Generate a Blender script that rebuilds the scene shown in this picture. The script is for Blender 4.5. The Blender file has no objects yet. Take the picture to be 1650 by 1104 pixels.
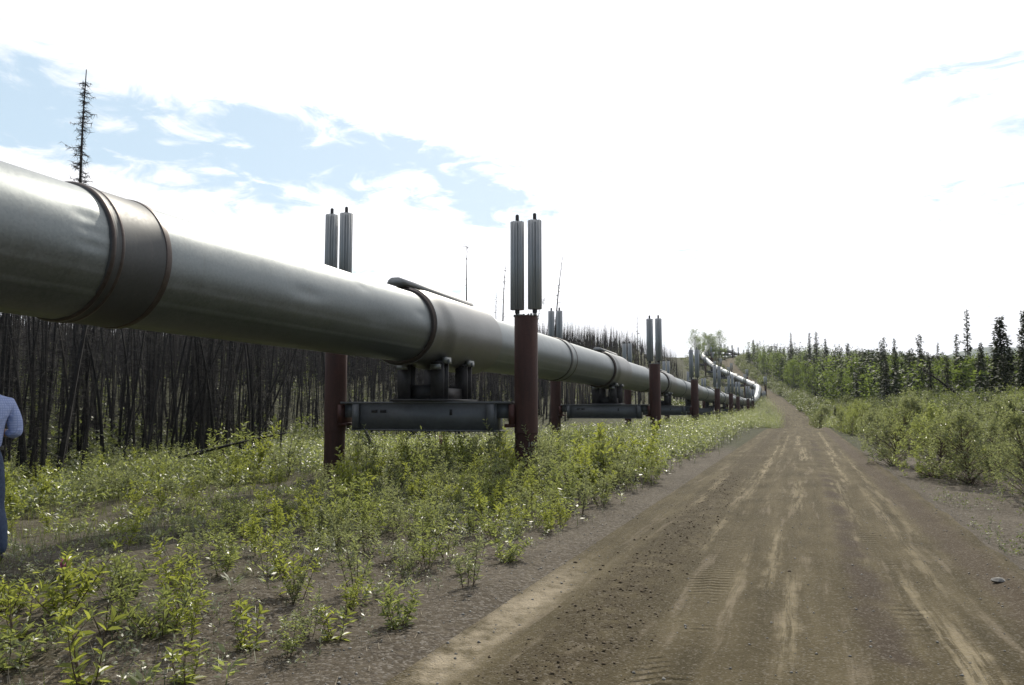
import bpy, math, random
import numpy as np
from mathutils import Vector, Matrix

S = bpy.context.scene
COL = S.collection
R = math.radians
rng = np.random.default_rng(7)
random.seed(7)
EYE = 1.6                       # the camera's height over the road

# ------------------------------------------------------------------ camera
F = 1200.0                      # focal length in photo pixels (photo 1650 wide)
PITCH = math.atan(103 / F)
cam = bpy.data.objects.new('camera', bpy.data.cameras.new('camera'))
COL.objects.link(cam)
cam.data.sensor_width = 36
cam.data.lens = 36 * F / 1650
cam.data.clip_start = 0.05
cam.data.clip_end = 20000
cam.location = (0, 0, EYE)
cam.rotation_euler = (math.pi / 2 + PITCH, 0, 0)
S.camera = cam

# ------------------------------------------------------------------ light
SUN_AZ, SUN_EL = R(11), R(43)   # azimuth to the right of the view direction
S.view_settings.view_transform = 'Standard'
S.view_settings.look = 'None'
S.view_settings.gamma = 1
S.view_settings.exposure = 0.16
sun = bpy.data.objects.new('sun', bpy.data.lights.new('sun', 'SUN'))
COL.objects.link(sun)
sun.data.energy = 4.1
sun.data.angle = R(0.6)
sun.data.color = (1.0, 0.93, 0.80)
sd = Vector((math.sin(SUN_AZ) * math.cos(SUN_EL), math.cos(SUN_AZ) * math.cos(SUN_EL), math.sin(SUN_EL)))
sun.rotation_euler = sd.to_track_quat('Z', 'Y').to_euler()


class NT:
    """tiny node-tree writer"""
    def __init__(s, tree):
        s.t = tree
        tree.nodes.clear()

    def n(s, typ, **kw):
        nd = s.t.nodes.new(typ)
        ins = kw.pop('ins', {})
        for k, v in kw.items():
            setattr(nd, k, v)
        for k, v in ins.items():
            s.put(nd.inputs[k], v)
        return nd

    def put(s, sock, v):
        if isinstance(v, bpy.types.NodeSocket):
            s.t.links.new(v, sock)
        elif isinstance(v, bpy.types.Node):
            s.t.links.new(v.outputs[0], sock)
        elif isinstance(v, (tuple, list)) and len(v) == 3 and sock.type == 'RGBA':
            sock.default_value = (*v, 1)
        else:
            sock.default_value = v

    def math(s, op, a, b=0.0, c=None, clamp=False):
        nd = s.n('ShaderNodeMath', operation=op, use_clamp=clamp)
        s.put(nd.inputs[0], a)
        s.put(nd.inputs[1], b)
        if c is not None:
            s.put(nd.inputs[2], c)
        return nd.outputs[0]

    def mix(s, fac, a, b, blend='MIX'):
        nd = s.n('ShaderNodeMix', data_type='RGBA', blend_type=blend)
        s.put(nd.inputs[0], fac)
        s.put(nd.inputs[6], a)
        s.put(nd.inputs[7], b)
        return nd.outputs[2]

    def ramp(s, fac, stops, interp='LINEAR'):
        nd = s.n('ShaderNodeValToRGB')
        cr = nd.color_ramp
        cr.interpolation = interp
        while len(cr.elements) < len(stops):
            cr.elements.new(0.5)
        for e, (p, c) in zip(cr.elements, stops):
            e.position = p
            e.color = (*c, 1) if isinstance(c, (tuple, list)) else (c, c, c, 1)
        s.put(nd.inputs[0], fac)
        return nd.outputs[0]

    def noise(s, vec, scale, detail=4, rough=0.55, dist=0.0, out=0):
        nd = s.n('ShaderNodeTexNoise')
        if vec is not None:
            s.put(nd.inputs['Vector'], vec)
        s.put(nd.inputs['Scale'], scale)
        s.put(nd.inputs['Detail'], detail)
        s.put(nd.inputs['Roughness'], rough)
        s.put(nd.inputs['Distortion'], dist)
        return nd.outputs[out]

    def step(s, v, lo, hi):
        nd = s.n('ShaderNodeMapRange', interpolation_type='SMOOTHSTEP')
        s.put(nd.inputs[0], v)
        nd.inputs[1].default_value = lo
        nd.inputs[2].default_value = hi
        return nd.outputs[0]


# ------------------------------------------------------------------ sky
W = bpy.data.worlds.new('World')
S.world = W
W.use_nodes = True
w = NT(W.node_tree)
sky = w.n('ShaderNodeTexSky', sky_type='NISHITA', sun_disc=False)
sky.sun_elevation = SUN_EL
sky.sun_rotation = SUN_AZ
sky.air_density = 1.0
sky.dust_density = 0.6
tc = w.n('ShaderNodeTexCoord')
sep = w.n('ShaderNodeSeparateXYZ', ins={0: tc.outputs['Generated']})
dx, dy, dz = sep.outputs
zc = w.math('ADD', w.math('MAXIMUM', dz, 0.0), 0.14)
pv = w.n('ShaderNodeCombineXYZ', ins={0: w.math('DIVIDE', dx, zc), 1: w.math('DIVIDE', dy, zc), 2: 0.0})
n1 = w.noise(pv.outputs[0], 2.3, 8, 0.62, 0.5)
n2 = w.noise(pv.outputs[0], 0.8, 3, 0.5, 0.3)
# a gap in the cloud deck: a band of thin sky that sinks from upper left to the middle of the view
azi = w.math('ARCTAN2', dx, dy)
ele = w.math('ARCSINE', dz)
centre = w.math('MULTIPLY_ADD', azi, -0.065, 0.297)
off = w.math('ABSOLUTE', w.math('SUBTRACT', ele, centre))
gap = w.math('SUBTRACT', 1.0, w.step(off, 0.01, 0.095))
gap = w.math('MULTIPLY', gap, w.math('SUBTRACT', 1.0, w.step(azi, -0.12, 0.16)))
off2 = w.math('ABSOLUTE', w.math('SUBTRACT', ele, 0.255))
gap2 = w.math('MULTIPLY', w.math('SUBTRACT', 1.0, w.step(off2, 0.0, 0.10)), w.step(azi, 0.45, 0.62))
gap2 = w.math('MULTIPLY', gap2, 0.62)
back = w.step(w.math('MULTIPLY', dy, -1.0), -0.1, 0.6)
gapall = w.math('MAXIMUM', w.math('MAXIMUM', gap, gap2), w.math('MULTIPLY', back, 0.75))
n3 = w.noise(pv.outputs[0], 7.0, 6, 0.6, 0.8)
cl = w.math('ADD', w.math('ADD', w.math('MULTIPLY_ADD', n1, 1.1, -0.35), w.math('MULTIPLY_ADD', n3, 0.9, -0.45)), w.math('MULTIPLY', n2, 0.3))
cl = w.math('SUBTRACT', w.math('ADD', cl, 0.30), w.math('MULTIPLY', gapall, 0.37))
cloud = w.step(cl, 0.26, 0.58)
sunv = w.n('ShaderNodeVectorMath', operation='DOT_PRODUCT', ins={0: tc.outputs['Generated'], 1: tuple(sd)})
front = w.step(sunv.outputs['Value'], -0.15, 0.66)
glow = w.step(sunv.outputs['Value'], 0.72, 1.0)
cval = w.math('ADD', w.math('MULTIPLY_ADD', front, 6.6, 2.6), w.math('MULTIPLY', glow, 5.0))
cvc = w.n('ShaderNodeCombineColor', ins={0: cval, 1: cval, 2: w.math('MULTIPLY', cval, 1.03)})
skyb = w.mix(w.math('MULTIPLY', w.math('SUBTRACT', 1.0, back), .8), sky.outputs[0], (1.9, 3.0, 4.4))
skyc = w.mix(1.0, skyb, w.mix(back, (2.15, 1.8, 1.47), (.9, .92, .92)), 'MULTIPLY')
col = w.mix(cloud, skyc, cvc.outputs[0])
bg = w.n('ShaderNodeBackground', ins={'Color': col, 'Strength': 0.12})
w.n('ShaderNodeOutputWorld', ins={0: bg.outputs[0]})


# ------------------------------------------------------------------ helpers
def tag(o, label=None, cat=None, group=None, kind=None):
    for k, v in (('label', label), ('category', cat), ('group', group), ('kind', kind)):
        if v:
            o[k] = v
    return o


def empty(name, loc=(0, 0, 0), rz=0.0):
    o = bpy.data.objects.new(name, None)
    COL.objects.link(o)
    o.location = loc
    o.rotation_euler = (0, 0, rz)
    o.empty_display_size = 0.2
    return o


def copy_tree(o, parent=None):
    c = o.copy()
    COL.objects.link(c)
    c.parent = parent
    for ch in KIDS.get(o.name, []):
        copy_tree(ch, c)
    return c


KIDS = {}


class MB:
    """collects numpy vertices / faces, builds one mesh object"""
    def __init__(s):
        s.v, s.f, s.t, s.nv = [], [], [], 0

    def add(s, V, Fc, tint=None):
        V = np.asarray(V, float).reshape(-1, 3)
        Fc = np.asarray(Fc, int)
        s.v.append(V)
        s.f.append(Fc + s.nv)
        s.t.append(np.zeros(len(V)) if tint is None else np.broadcast_to(np.asarray(tint, float), (len(V),)))
        s.nv += len(V)
        return s

    def box(s, c, d, M=None, taper=1.0):
        x, y, z = np.asarray(d, float) / 2
        V = np.array([[sx * x * (taper if sz > 0 else 1), sy * y * (taper if sz > 0 else 1), sz * z]
                      for sz in (-1, 1) for sy in (-1, 1) for sx in (-1, 1)])
        if M is not None:
            V = V @ np.asarray(M).T
        V = V + np.asarray(c, float)
        return s.add(V, [[0, 2, 3, 1], [4, 5, 7, 6], [0, 1, 5, 4], [2, 6, 7, 3], [0, 4, 6, 2], [1, 3, 7, 5]])

    def tube(s, P, rad, sides=6, cap=True, tint=None):
        P = np.asarray(P, float)
        rad = np.broadcast_to(np.asarray(rad, float), (len(P),))
        T = np.gradient(P, axis=0)
        T /= np.linalg.norm(T, axis=1)[:, None] + 1e-12
        ref = np.array([0, 0, 1.0]) if abs(T[:, 2]).max() < 0.9 else np.array([0.9, 0.43, 0.05])
        A = np.cross(T, ref)
        A /= np.linalg.norm(A, axis=1)[:, None] + 1e-12
        B = np.cross(T, A)
        th = np.arange(sides) * 2 * np.pi / sides
        V = P[:, None] + rad[:, None, None] * (np.cos(th)[None, :, None] * A[:, None] + np.sin(th)[None, :, None] * B[:, None])
        m = len(P)
        i = np.arange(m - 1)[:, None] * sides
        j = np.arange(sides)[None]
        k = (j + 1) % sides
        Fq = np.stack([i + j, i + k, i + sides + k, i + sides + j], -1).reshape(-1, 4)
        s.add(V.reshape(-1, 3), Fq, tint)
        if cap:
            for row in (0, m - 1):
                b = s.nv - m * sides + row * sides
                s.f.append(np.array([[b + q for q in range(sides)][::(1 if row else -1)]]))
        return s

    def lathe(s, prof, origin, ax, sides=32, arc=2 * math.pi):
        """prof: (distance along ax, radius) pairs"""
        ax = np.asarray(ax, float)
        ax /= np.linalg.norm(ax)
        P = np.asarray(origin, float) + np.array([p[0] for p in prof])[:, None] * ax
        ref = np.array([0, 0, 1.0]) if abs(ax[2]) < 0.9 else np.array([1.0, 0, 0])
        A = np.cross(ax, ref)
        A /= np.linalg.norm(A)
        B = np.cross(ax, A)
        th = np.arange(sides) * 2 * np.pi / sides
        rad = np.array([p[1] for p in prof])
        V = P[:, None] + rad[:, None, None] * (np.cos(th)[None, :, None] * A + np.sin(th)[None, :, None] * B)
        m = len(prof)
        i = np.arange(m - 1)[:, None] * sides
        j = np.arange(sides)[None]
        k = (j + 1) % sides
        s.add(V.reshape(-1, 3), np.stack([i + j, i + sides + j, i + sides + k, i + k], -1).reshape(-1, 4))
        return s

    def leaves(s, B, D, N, ln, wd, tint, fold=0.25):
        """two-quad folded leaves; B base, D direction, N upward normal"""
        D = D / (np.linalg.norm(D, axis=1)[:, None] + 1e-9)
        X = np.cross(D, N)
        X /= np.linalg.norm(X, axis=1)[:, None] + 1e-9
        U = np.cross(X, D)
        ln = np.broadcast_to(ln, (len(B),))[:, None]
        wd = np.broadcast_to(wd, (len(B),))[:, None]
        up = U * wd * fold
        V = np.stack([B, B + D * ln * .3 + X * wd * .45 + up, B + D * ln * .68 + X * wd * .36 + up - U * ln * .04,
                      B + D * ln - U * ln * .14, B + D * ln * .68 - X * wd * .36 + up - U * ln * .04,
                      B + D * ln * .3 - X * wd * .45 + up], 1)
        b = np.arange(len(B))[:, None] * 6
        Fq = np.stack([b + [0, 1, 2, 3], b + [0, 3, 4, 5]], 1).reshape(-1, 4)
        return s.add(V.reshape(-1, 3), Fq, np.repeat(tint, 6))

    def cards(s, B, D, N, ln, wd, tint):
        """one-quad leaf (kite)"""
        D = D / (np.linalg.norm(D, axis=1)[:, None] + 1e-9)
        X = np.cross(D, N)
        X /= np.linalg.norm(X, axis=1)[:, None] + 1e-9
        ln = np.broadcast_to(ln, (len(B),))[:, None]
        wd = np.broadcast_to(wd, (len(B),))[:, None]
        V = np.stack([B, B + D * ln * .45 + X * wd * .5, B + D * ln, B + D * ln * .45 - X * wd * .5], 1)
        b = np.arange(len(B))[:, None] * 4
        return s.add(V.reshape(-1, 3), b + [0, 1, 2, 3], np.repeat(tint, 4))

    def spikes(s, B, D, ln, wd, tint=None):
        """thin three-sided spikes: twigs"""
        D = D / (np.linalg.norm(D, axis=1)[:, None] + 1e-9)
        ref = np.where(np.abs(D[:, 2:3]) > .9, np.array([[1., 0, 0]]), np.array([[0, 0, 1.]]))
        X = np.cross(D, ref)
        X /= np.linalg.norm(X, axis=1)[:, None] + 1e-9
        U = np.cross(X, D)
        ln = np.broadcast_to(ln, (len(B),))[:, None]
        wd = np.broadcast_to(wd, (len(B),))[:, None]
        V = np.stack([B + X * wd, B - X * wd * .5 + U * wd * .87, B - X * wd * .5 - U * wd * .87, B + D * ln], 1)
        b = np.arange(len(B))[:, None] * 4
        Ft = np.stack([b + [0, 1, 3], b + [1, 2, 3], b + [2, 0, 3]], 1).reshape(-1, 3)
        return s.add(V.reshape(-1, 3), Ft, None if tint is None else np.repeat(tint, 4))

    def mesh(s, name, mat, smooth=True, attrs=True):
        me = bpy.data.meshes.new(name)
        V = np.concatenate(s.v)
        me.vertices.add(len(V))
        me.vertices.foreach_set('co', V.astype(np.float32).ravel())
        tot = [np.full(len(f), f.shape[1]) for f in s.f]
        tot = np.concatenate(tot)
        loops = np.concatenate([f.ravel() for f in s.f])
        me.loops.add(len(loops))
        me.loops.foreach_set('vertex_index', loops.astype(np.int32))
        me.polygons.add(len(tot))
        st = np.concatenate([[0], np.cumsum(tot)[:-1]])
        me.polygons.foreach_set('loop_start', st.astype(np.int32))
        me.polygons.foreach_set('loop_total', tot.astype(np.int32))
        if smooth:
            me.polygons.foreach_set('use_smooth', np.ones(len(tot), bool))
        a = me.attributes.new('tint', 'FLOAT', 'POINT')
        a.data.foreach_set('value', np.concatenate(s.t).astype(np.float32))
        if mat:
            me.materials.append(mat)
        me.update()
        me.validate()
        if smooth and len(V) < 30000:
            me.set_sharp_from_angle(angle=R(42))
        return me

    def build(s, name, mat, parent=None, smooth=True, loc=None):
        o = bpy.data.objects.new(name, s.mesh(name, mat, smooth))
        COL.objects.link(o)
        if parent is not None:
            o.parent = parent
            KIDS.setdefault(parent.name, []).append(o)
        if loc is not None:
            o.location = loc
        return o


def smooth01(v, a, b):
    t = np.clip((np.asarray(v, float) - a) / (b - a), 0, 1)
    return t * t * (3 - 2 * t)


# ------------------------------------------------------------------ terrain
YS = np.arange(-400, 6001, 1.0)


def table(pts, sig=9):
    p = np.array(pts, float)
    v = np.interp(YS, p[:, 0], p[:, 1])
    k = np.exp(-0.5 * (np.arange(-30, 31) / sig) ** 2)
    k /= k.sum()
    pad = np.concatenate([v[:1] + (v[1] - v[0]) * np.arange(-30, 0), v, v[-1:] + (v[-1] - v[-2]) * np.arange(1, 31)])
    return np.convolve(pad, k, 'valid')


T_X = table([(-400, -154.4), (0, 0), (55, 21.2), (97, 37.3), (132, 47.7), (165, 57.6), (215, 68.6), (245, 73.5), (275, 79.5), (310, 93), (360, 118), (480, 190), (6000, 190)], 7)
T_ROAD = table([(-400, 0), (50, 0), (60, .12), (74, -.95), (86, -1.0), (100, .1), (132, 1.6), (165, 3.5), (215, 8.2), (245, 12.8), (275, 17.9), (310, 22), (340, 23.6), (700, 24), (1500, 0), (6000, 0)], 8)
T_PIPE = table([(-400, 0), (70, 0), (110, 0), (150, .1), (165, 1.4), (180, 3.6), (205, 8.0), (222, 10.4), (250, 15.3), (275, 19.2), (310, 22.3), (340, 24), (700, 24), (1500, 0), (6000, 0)], 5)
T_RN = table([(-400, 0), (50, 0), (100, .8), (150, 3.2), (200, 7.2), (260, 14.2), (320, 19), (700, 19), (1500, 0), (6000, 0)], 12)
T_RF = table([(-400, 0), (60, 0), (100, 1.2), (150, 3), (200, 5.2), (300, 7), (700, 8), (1500, 0), (6000, 0)], 12)


def tb(t, y):
    return np.interp(y, YS, t)


def xr(y):
    return tb(T_X, y)


def H(x, y, rough=True):
    x = np.asarray(x, float)
    y = np.asarray(y, float)
    n = x - xr(y)
    d = np.hypot(x, y)
    road = tb(T_ROAD, y)
    wp = smooth01(-n, 2.6, 6.0)
    h = road * (1 - wp) + tb(T_PIPE, y) * wp
    az = np.degrees(np.arctan2(x, np.maximum(y, 1e-3)))
    slope = .105 - .004 * np.clip((az + 33) / 40, 0, 1)
    hl = np.maximum(0, d - 24) * slope
    hl = np.where(hl > 13, 13 + 10 * (1 - np.exp(-(hl - 13) / 10)), hl)
    hl = hl * smooth01(y, -20, 30)
    hl = hl * (1 - smooth01(y, 700, 1500))
    wl = smooth01(-n, 11, 36)
    h = h * (1 - wl) + hl * wl
    wr = smooth01(n, 5, 20)
    h = h * (1 - wr) + tb(T_RN, y) * wr
    wf = smooth01(n, 45, 110)
    h = h * (1 - wf) + tb(T_RF, y) * wf
    h = h + .22 * np.exp(-(((x + 4.6) / 2.4) ** 2 + ((y - 6.6) / 2.6) ** 2))
    if rough:
        off = smooth01(np.abs(n + .1), 2.0, 4.5)
        r = (.035 * np.sin(1.7 * x + .9 * y) + .03 * np.sin(2.9 * y - 1.3 * x + 1) + .02 * np.sin(5.1 * x + 3.7 * y + 2)
             + .012 * np.sin(9.3 * x - 7.1 * y))
        far = .15 * np.sin(.31 * x + .2 * y) + .12 * np.sin(.17 * y - .4 * x)
        h = h + off * (r + far * smooth01(d, 15, 50))
        # low spill of gravel along both road edges
        h = h + .07 * np.exp(-((n - 1.95) / .22) ** 2) * (1 + .5 * np.sin(3.1 * y) * np.sin(1.3 * y)) + .03 * np.exp(-((n + 2.75) / .25) ** 2)
        # wheel ruts
        for c, wd_, a in ((-.95, .28, -.03), (.85, .3, -.028), (-.5, .1, .012), (.45, .12, .012), (1.45, .2, -.012), (-1.6, .25, .022), (1.2, .08, .015), (-2.2, .22, -.02)):
            cc = c + .05 * np.sin(.45 * y + c) + .03 * np.sin(1.1 * y)
            h = h + a * np.exp(-((n - cc) / wd_) ** 2)
    return h


def HZ(x, y):
    return float(H(x, y))


def ray(px, py):
    cx, cy = (px - 825) / F, (552 - py) / F
    return np.array([cx, math.cos(PITCH) - cy * math.sin(PITCH), cy * math.cos(PITCH) + math.sin(PITCH)])


def on_ground(px, py):
    """where a spot of the photograph meets the ground"""
    r = ray(px, py)
    t, lo = 1.0, 1.0
    while t < 400:
        if EYE + r[2] * t < HZ(r[0] * t, r[1] * t):
            break
        lo = t
        t += .1 + t * .01
    for _ in range(20):
        m = (lo + t) / 2
        if EYE + r[2] * m < HZ(r[0] * m, r[1] * m):
            t = m
        else:
            lo = m
    return r[0] * t, r[1] * t, HZ(r[0] * t, r[1] * t)


def project(x, y, z):
    z = z - EYE
    zz = y * math.cos(PITCH) + z * math.sin(PITCH)
    yy = -y * math.sin(PITCH) + z * math.cos(PITCH)
    return 825 + F * x / zz, 552 - F * yy / zz


# ------------------------------------------------------------------ materials
def new_mat(name):
    m = bpy.data.materials.new(name)
    m.use_nodes = True
    return m, NT(m.node_tree)


def finish(t, shader, disp=None):
    t.n('ShaderNodeOutputMaterial', ins={0: shader})


def pbsdf(t, col, rough=.6, metal=0.0, normal=None, spec=.5):
    nd = t.n('ShaderNodeBsdfPrincipled', ins={'Base Color': col, 'Roughness': rough, 'Metallic': metal, 'Specular IOR Level': spec})
    if normal is not None:
        t.put(nd.inputs['Normal'], normal)
    return nd.outputs[0]


def bump(t, h, strength=.5, dist=.01, normal=None):
    nd = t.n('ShaderNodeBump', ins={'Height': h, 'Strength': strength, 'Distance': dist})
    if normal is not None:
        t.put(nd.inputs['Normal'], normal)
    return nd.outputs[0]


def obj_co(t):
    return t.n('ShaderNodeTexCoord').outputs['Object']


def geo_pos(t):
    return t.n('ShaderNodeNewGeometry').outputs['Position']


def plain(name, c1, c2, scale=8, rough=.7, metal=0.0, bmp=.2, bdist=.004, stretch=None, spec=.5):
    m, t = new_mat(name)
    co = obj_co(t)
    if stretch:
        co = t.n('ShaderNodeMapping', ins={'Vector': co, 'Scale': stretch}).outputs[0]
    a = t.noise(co, scale, 6, .6)
    b = t.noise(co, scale * 6, 3, .6)
    f = t.math('ADD', t.math('MULTIPLY', a, .7), t.math('MULTIPLY', b, .3))
    c = t.ramp(f, [(.35, c1), (.65, c2)])
    rr = t.math('MULTIPLY_ADD', a, .25, rough - .12)
    finish(t, pbsdf(t, c, rr, metal, bump(t, b, bmp, bdist), spec))
    return m


def leaf_mat(name, stops, trans, tfac=.4, rough=.36, spec=.5):
    m, t = new_mat(name)
    at = t.n('ShaderNodeAttribute', attribute_name='tint').outputs['Fac']
    oi = t.n('ShaderNodeObjectInfo').outputs['Random']
    v = t.math('ADD', t.math('MULTIPLY', at, .75), t.math('MULTIPLY', oi, .25))
    c = t.ramp(v, stops)
    tr = t.mix(.5, c, trans, 'MIX')
    p = pbsdf(t, c, rough, 0, None, spec)
    tl = t.n('ShaderNodeBsdfTranslucent', ins={'Color': tr})
    mx = t.n('ShaderNodeMixShader', ins={0: tfac, 1: p, 2: tl.outputs[0]})
    finish(t, mx.outputs[0])
    return m


M = {}
M['leaf'] = leaf_mat('willow_leaf', [(.0, (.07, .09, .034)), (.45, (.12, .15, .058)), (.8, (.18, .205, .088)), (.97, (.22, .20, .08)), (1, (.25, .12, .04))], (.52, .58, .13), .52, .40, 1.0)
M['leaf_grey'] = leaf_mat('grey_willow_leaf', [(.0, (.09, .108, .062)), (.5, (.155, .18, .10)), (1, (.22, .24, .15))], (.46, .50, .16), .5, .42, 1.0)
M['leaf_fresh'] = leaf_mat('fresh_leaf', [(.0, (.08, .11, .022)), (.5, (.15, .185, .034)), (1, (.23, .25, .06))], (.58, .62, .10), .52, .42, .9)
M['leaf_tree'] = leaf_mat('birch_leaf', [(.0, (.045, .07, .02)), (.5, (.08, .12, .03)), (1, (.13, .17, .045))], (.36, .46, .08), .45, .6, .15)
M['leaf_alder'] = leaf_mat('alder_leaf', [(.0, (.05, .065, .022)), (.5, (.085, .105, .036)), (1, (.13, .145, .055))], (.30, .35, .09), .42, .5, .4)
M['needle'] = leaf_mat('spruce_needles', [(.0, (.016, .024, .011)), (.5, (.028, .04, .017)), (1, (.05, .06, .024))], (.07, .09, .03), .2, .6, .3)
M['grass'] = leaf_mat('grass_blade', [(.0, (.05, .08, .02)), (.5, (.10, .13, .035)), (.8, (.17, .16, .06)), (1, (.26, .21, .11))], (.26, .30, .07), .4, .5)
M['stem'] = plain('twig_bark', (.05, .032, .02), (.11, .075, .045), 20, .75)
M['green_stem'] = plain('green_shoot', (.07, .07, .025), (.14, .11, .045), 20, .6)
M['char'] = plain('charred_bark', (.005, .0045, .0045), (.017, .015, .014), 14, .85, bmp=.6, bdist=.01, stretch=(1, 1, .25))
M['char_grey'] = plain('weathered_charred_bark', (.012, .010, .009), (.042, .036, .031), 10, .85, bmp=.5, bdist=.01, stretch=(1, 1, .2))
M['bark'] = plain('spruce_bark', (.03, .024, .02), (.075, .062, .052), 12, .85, bmp=.6, bdist=.01, stretch=(1, 1, .3))
M['birch_bark'] = plain('pale_bark', (.10, .095, .08), (.26, .25, .22), 9, .8, stretch=(1, 1, .5))
M['needle_dead'] = plain('dead_spruce_twig', (.025, .02, .018), (.06, .048, .04), 12, .85)
M['fin'] = plain('radiator_aluminium', (.34, .35, .355), (.47, .48, .48), 3, .5, .3, .15, .002, (1, 1, .15))
M['rod'] = plain('dark_steel_tube', (.03, .028, .03), (.06, .055, .055), 10, .5, .4)
M['beam'] = plain('grey_painted_steel', (.082, .085, .088), (.12, .124, .128), 2.2, .5, .15, .12)
M['bracket'] = plain('red_painted_bracket', (.05, .018, .015), (.085, .03, .023), 5, .6, .1)
M['shoe'] = plain('dark_shoe_steel', (.022, .02, .022), (.05, .045, .045), 6, .6, .2)
M['clamp'] = plain('pale_clamp_steel', (.16, .17, .165), (.26, .265, .255), 9, .45, .6)
M['stone'] = plain('grey_stone', (.10, .095, .085), (.27, .26, .24), 22, .85)
M['clod'] = plain('soil_clod', (.05, .036, .02), (.10, .074, .043), 30, .95)
M['straw'] = plain('dry_straw', (.22, .18, .12), (.42, .37, .28), 8, .8)
M['paint'] = plain('pale_paint', (.22, .22, .19), (.42, .42, .36), 60, .7)
M['denim'] = plain('blue_denim', (.018, .032, .07), (.05, .075, .13), 30, .85, bmp=.4)
M['leather'] = plain('black_leather', (.008, .008, .009), (.02, .018, .018), 20, .5)
M['skin'] = plain('skin', (.36, .2, .14), (.45, .26, .18), 12, .55)
M['hair'] = plain('brown_hair', (.03, .02, .013), (.07, .045, .03), 40, .6, stretch=(1, 1, .2))
M['pink'] = leaf_mat('pink_petal', [(0, (.30, .04, .16)), (1, (.55, .10, .32))], (.7, .15, .45), .4, .5)
M['black'] = plain('dark_eye', (.01, .01, .01), (.03, .02, .02), 10, .3)


def shirt_mat():
    m, t = new_mat('checked_shirt')
    sp = t.n('ShaderNodeSeparateXYZ', ins={0: obj_co(t)})
    def lines(s):
        return t.step(t.math('PINGPONG', s, .011), .0072, .0085)
    ck = t.math('MAXIMUM', lines(t.math('ADD', sp.outputs[0], sp.outputs[1])), lines(sp.outputs[2]))
    c = t.mix(ck, (.34, .40, .62), (.24, .30, .52))
    wr = t.noise(obj_co(t), 9, 3, .5, .6)
    finish(t, pbsdf(t, c, .85, 0, bump(t, wr, .8, .03), .3))
    return m


M['shirt'] = shirt_mat()


def metal_mat(name, c1, c2, r0, metal, spangle=.22):
    m, t = new_mat(name)
    co = obj_co(t)
    big = t.noise(co, .7, 4, .55)
    mid = t.noise(co, 3.2, 5, .6)
    fine = t.noise(co, 60, 3, .6)
    spang = t.n('ShaderNodeTexVoronoi', ins={'Vector': co, 'Scale': 38.0}).outputs['Color']
    spv = t.n('ShaderNodeSeparateColor', ins={0: spang}).outputs[0]
    f = t.math('ADD', t.math('MULTIPLY', big, .5), t.math('MULTIPLY', mid, .5))
    c = t.ramp(f, [(.32, c1), (.68, c2)])
    c = t.mix(t.math('MULTIPLY', spv, spangle), c, (.5, .51, .5))
    # thin streaks of dirt running down the round of the jacket
    mp = t.n('ShaderNodeMapping', ins={'Vector': co, 'Scale': (5.0, 5.0, .7)}).outputs[0]
    st = t.step(t.noise(mp, 2.2, 5, .65), .55, .8)
    c = t.mix(t.math('MULTIPLY', st, .35), c, (.14, .13, .115))
    rr = t.math('ADD', t.math('MULTIPLY_ADD', mid, .22, r0 - .11), t.math('MULTIPLY', spv, .06))
    nb = bump(t, big, .18, .05)
    nb = bump(t, mid, .10, .010, nb)
    nb = bump(t, fine, .08, .002, nb)
    finish(t, pbsdf(t, c, rr, metal, nb))
    return m


M['pipe'] = metal_mat('galvanised_jacket', (.128, .146, .150), (.172, .19, .193), .42, .8, .10)
M['saddle'] = metal_mat('saddle_jacket', (.14, .142, .138), (.195, .196, .19), .42, .75, .10)
M['strip'] = plain('dull_grey_sheet', (.24, .24, .235), (.34, .34, .335), 4, .6, .1)
M['band'] = metal_mat('brown_band', (.056, .058, .059), (.075, .077, .077), .50, .6, .03)
M['lip'] = metal_mat('dark_band_lip', (.045, .034, .03), (.085, .066, .058), .40, .6, .03)


def rust_mat():
    m, t = new_mat('rusty_pile')
    co = obj_co(t)
    mp = t.n('ShaderNodeMapping', ins={'Vector': co, 'Scale': (4, 4, .6)}).outputs[0]
    a = t.noise(mp, 2.0, 6, .65)
    b = t.noise(co, 25, 4, .6)
    f = t.math('ADD', t.math('MULTIPLY', a, .7), t.math('MULTIPLY', b, .3))
    c = t.ramp(f, [(.3, (.027, .011, .008)), (.5, (.048, .0165, .011)), (.7, (.074, .028, .019))])
    finish(t, pbsdf(t, c, .72, .1, bump(t, b, .25, .004)))
    return m


M['rust'] = rust_mat()


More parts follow.
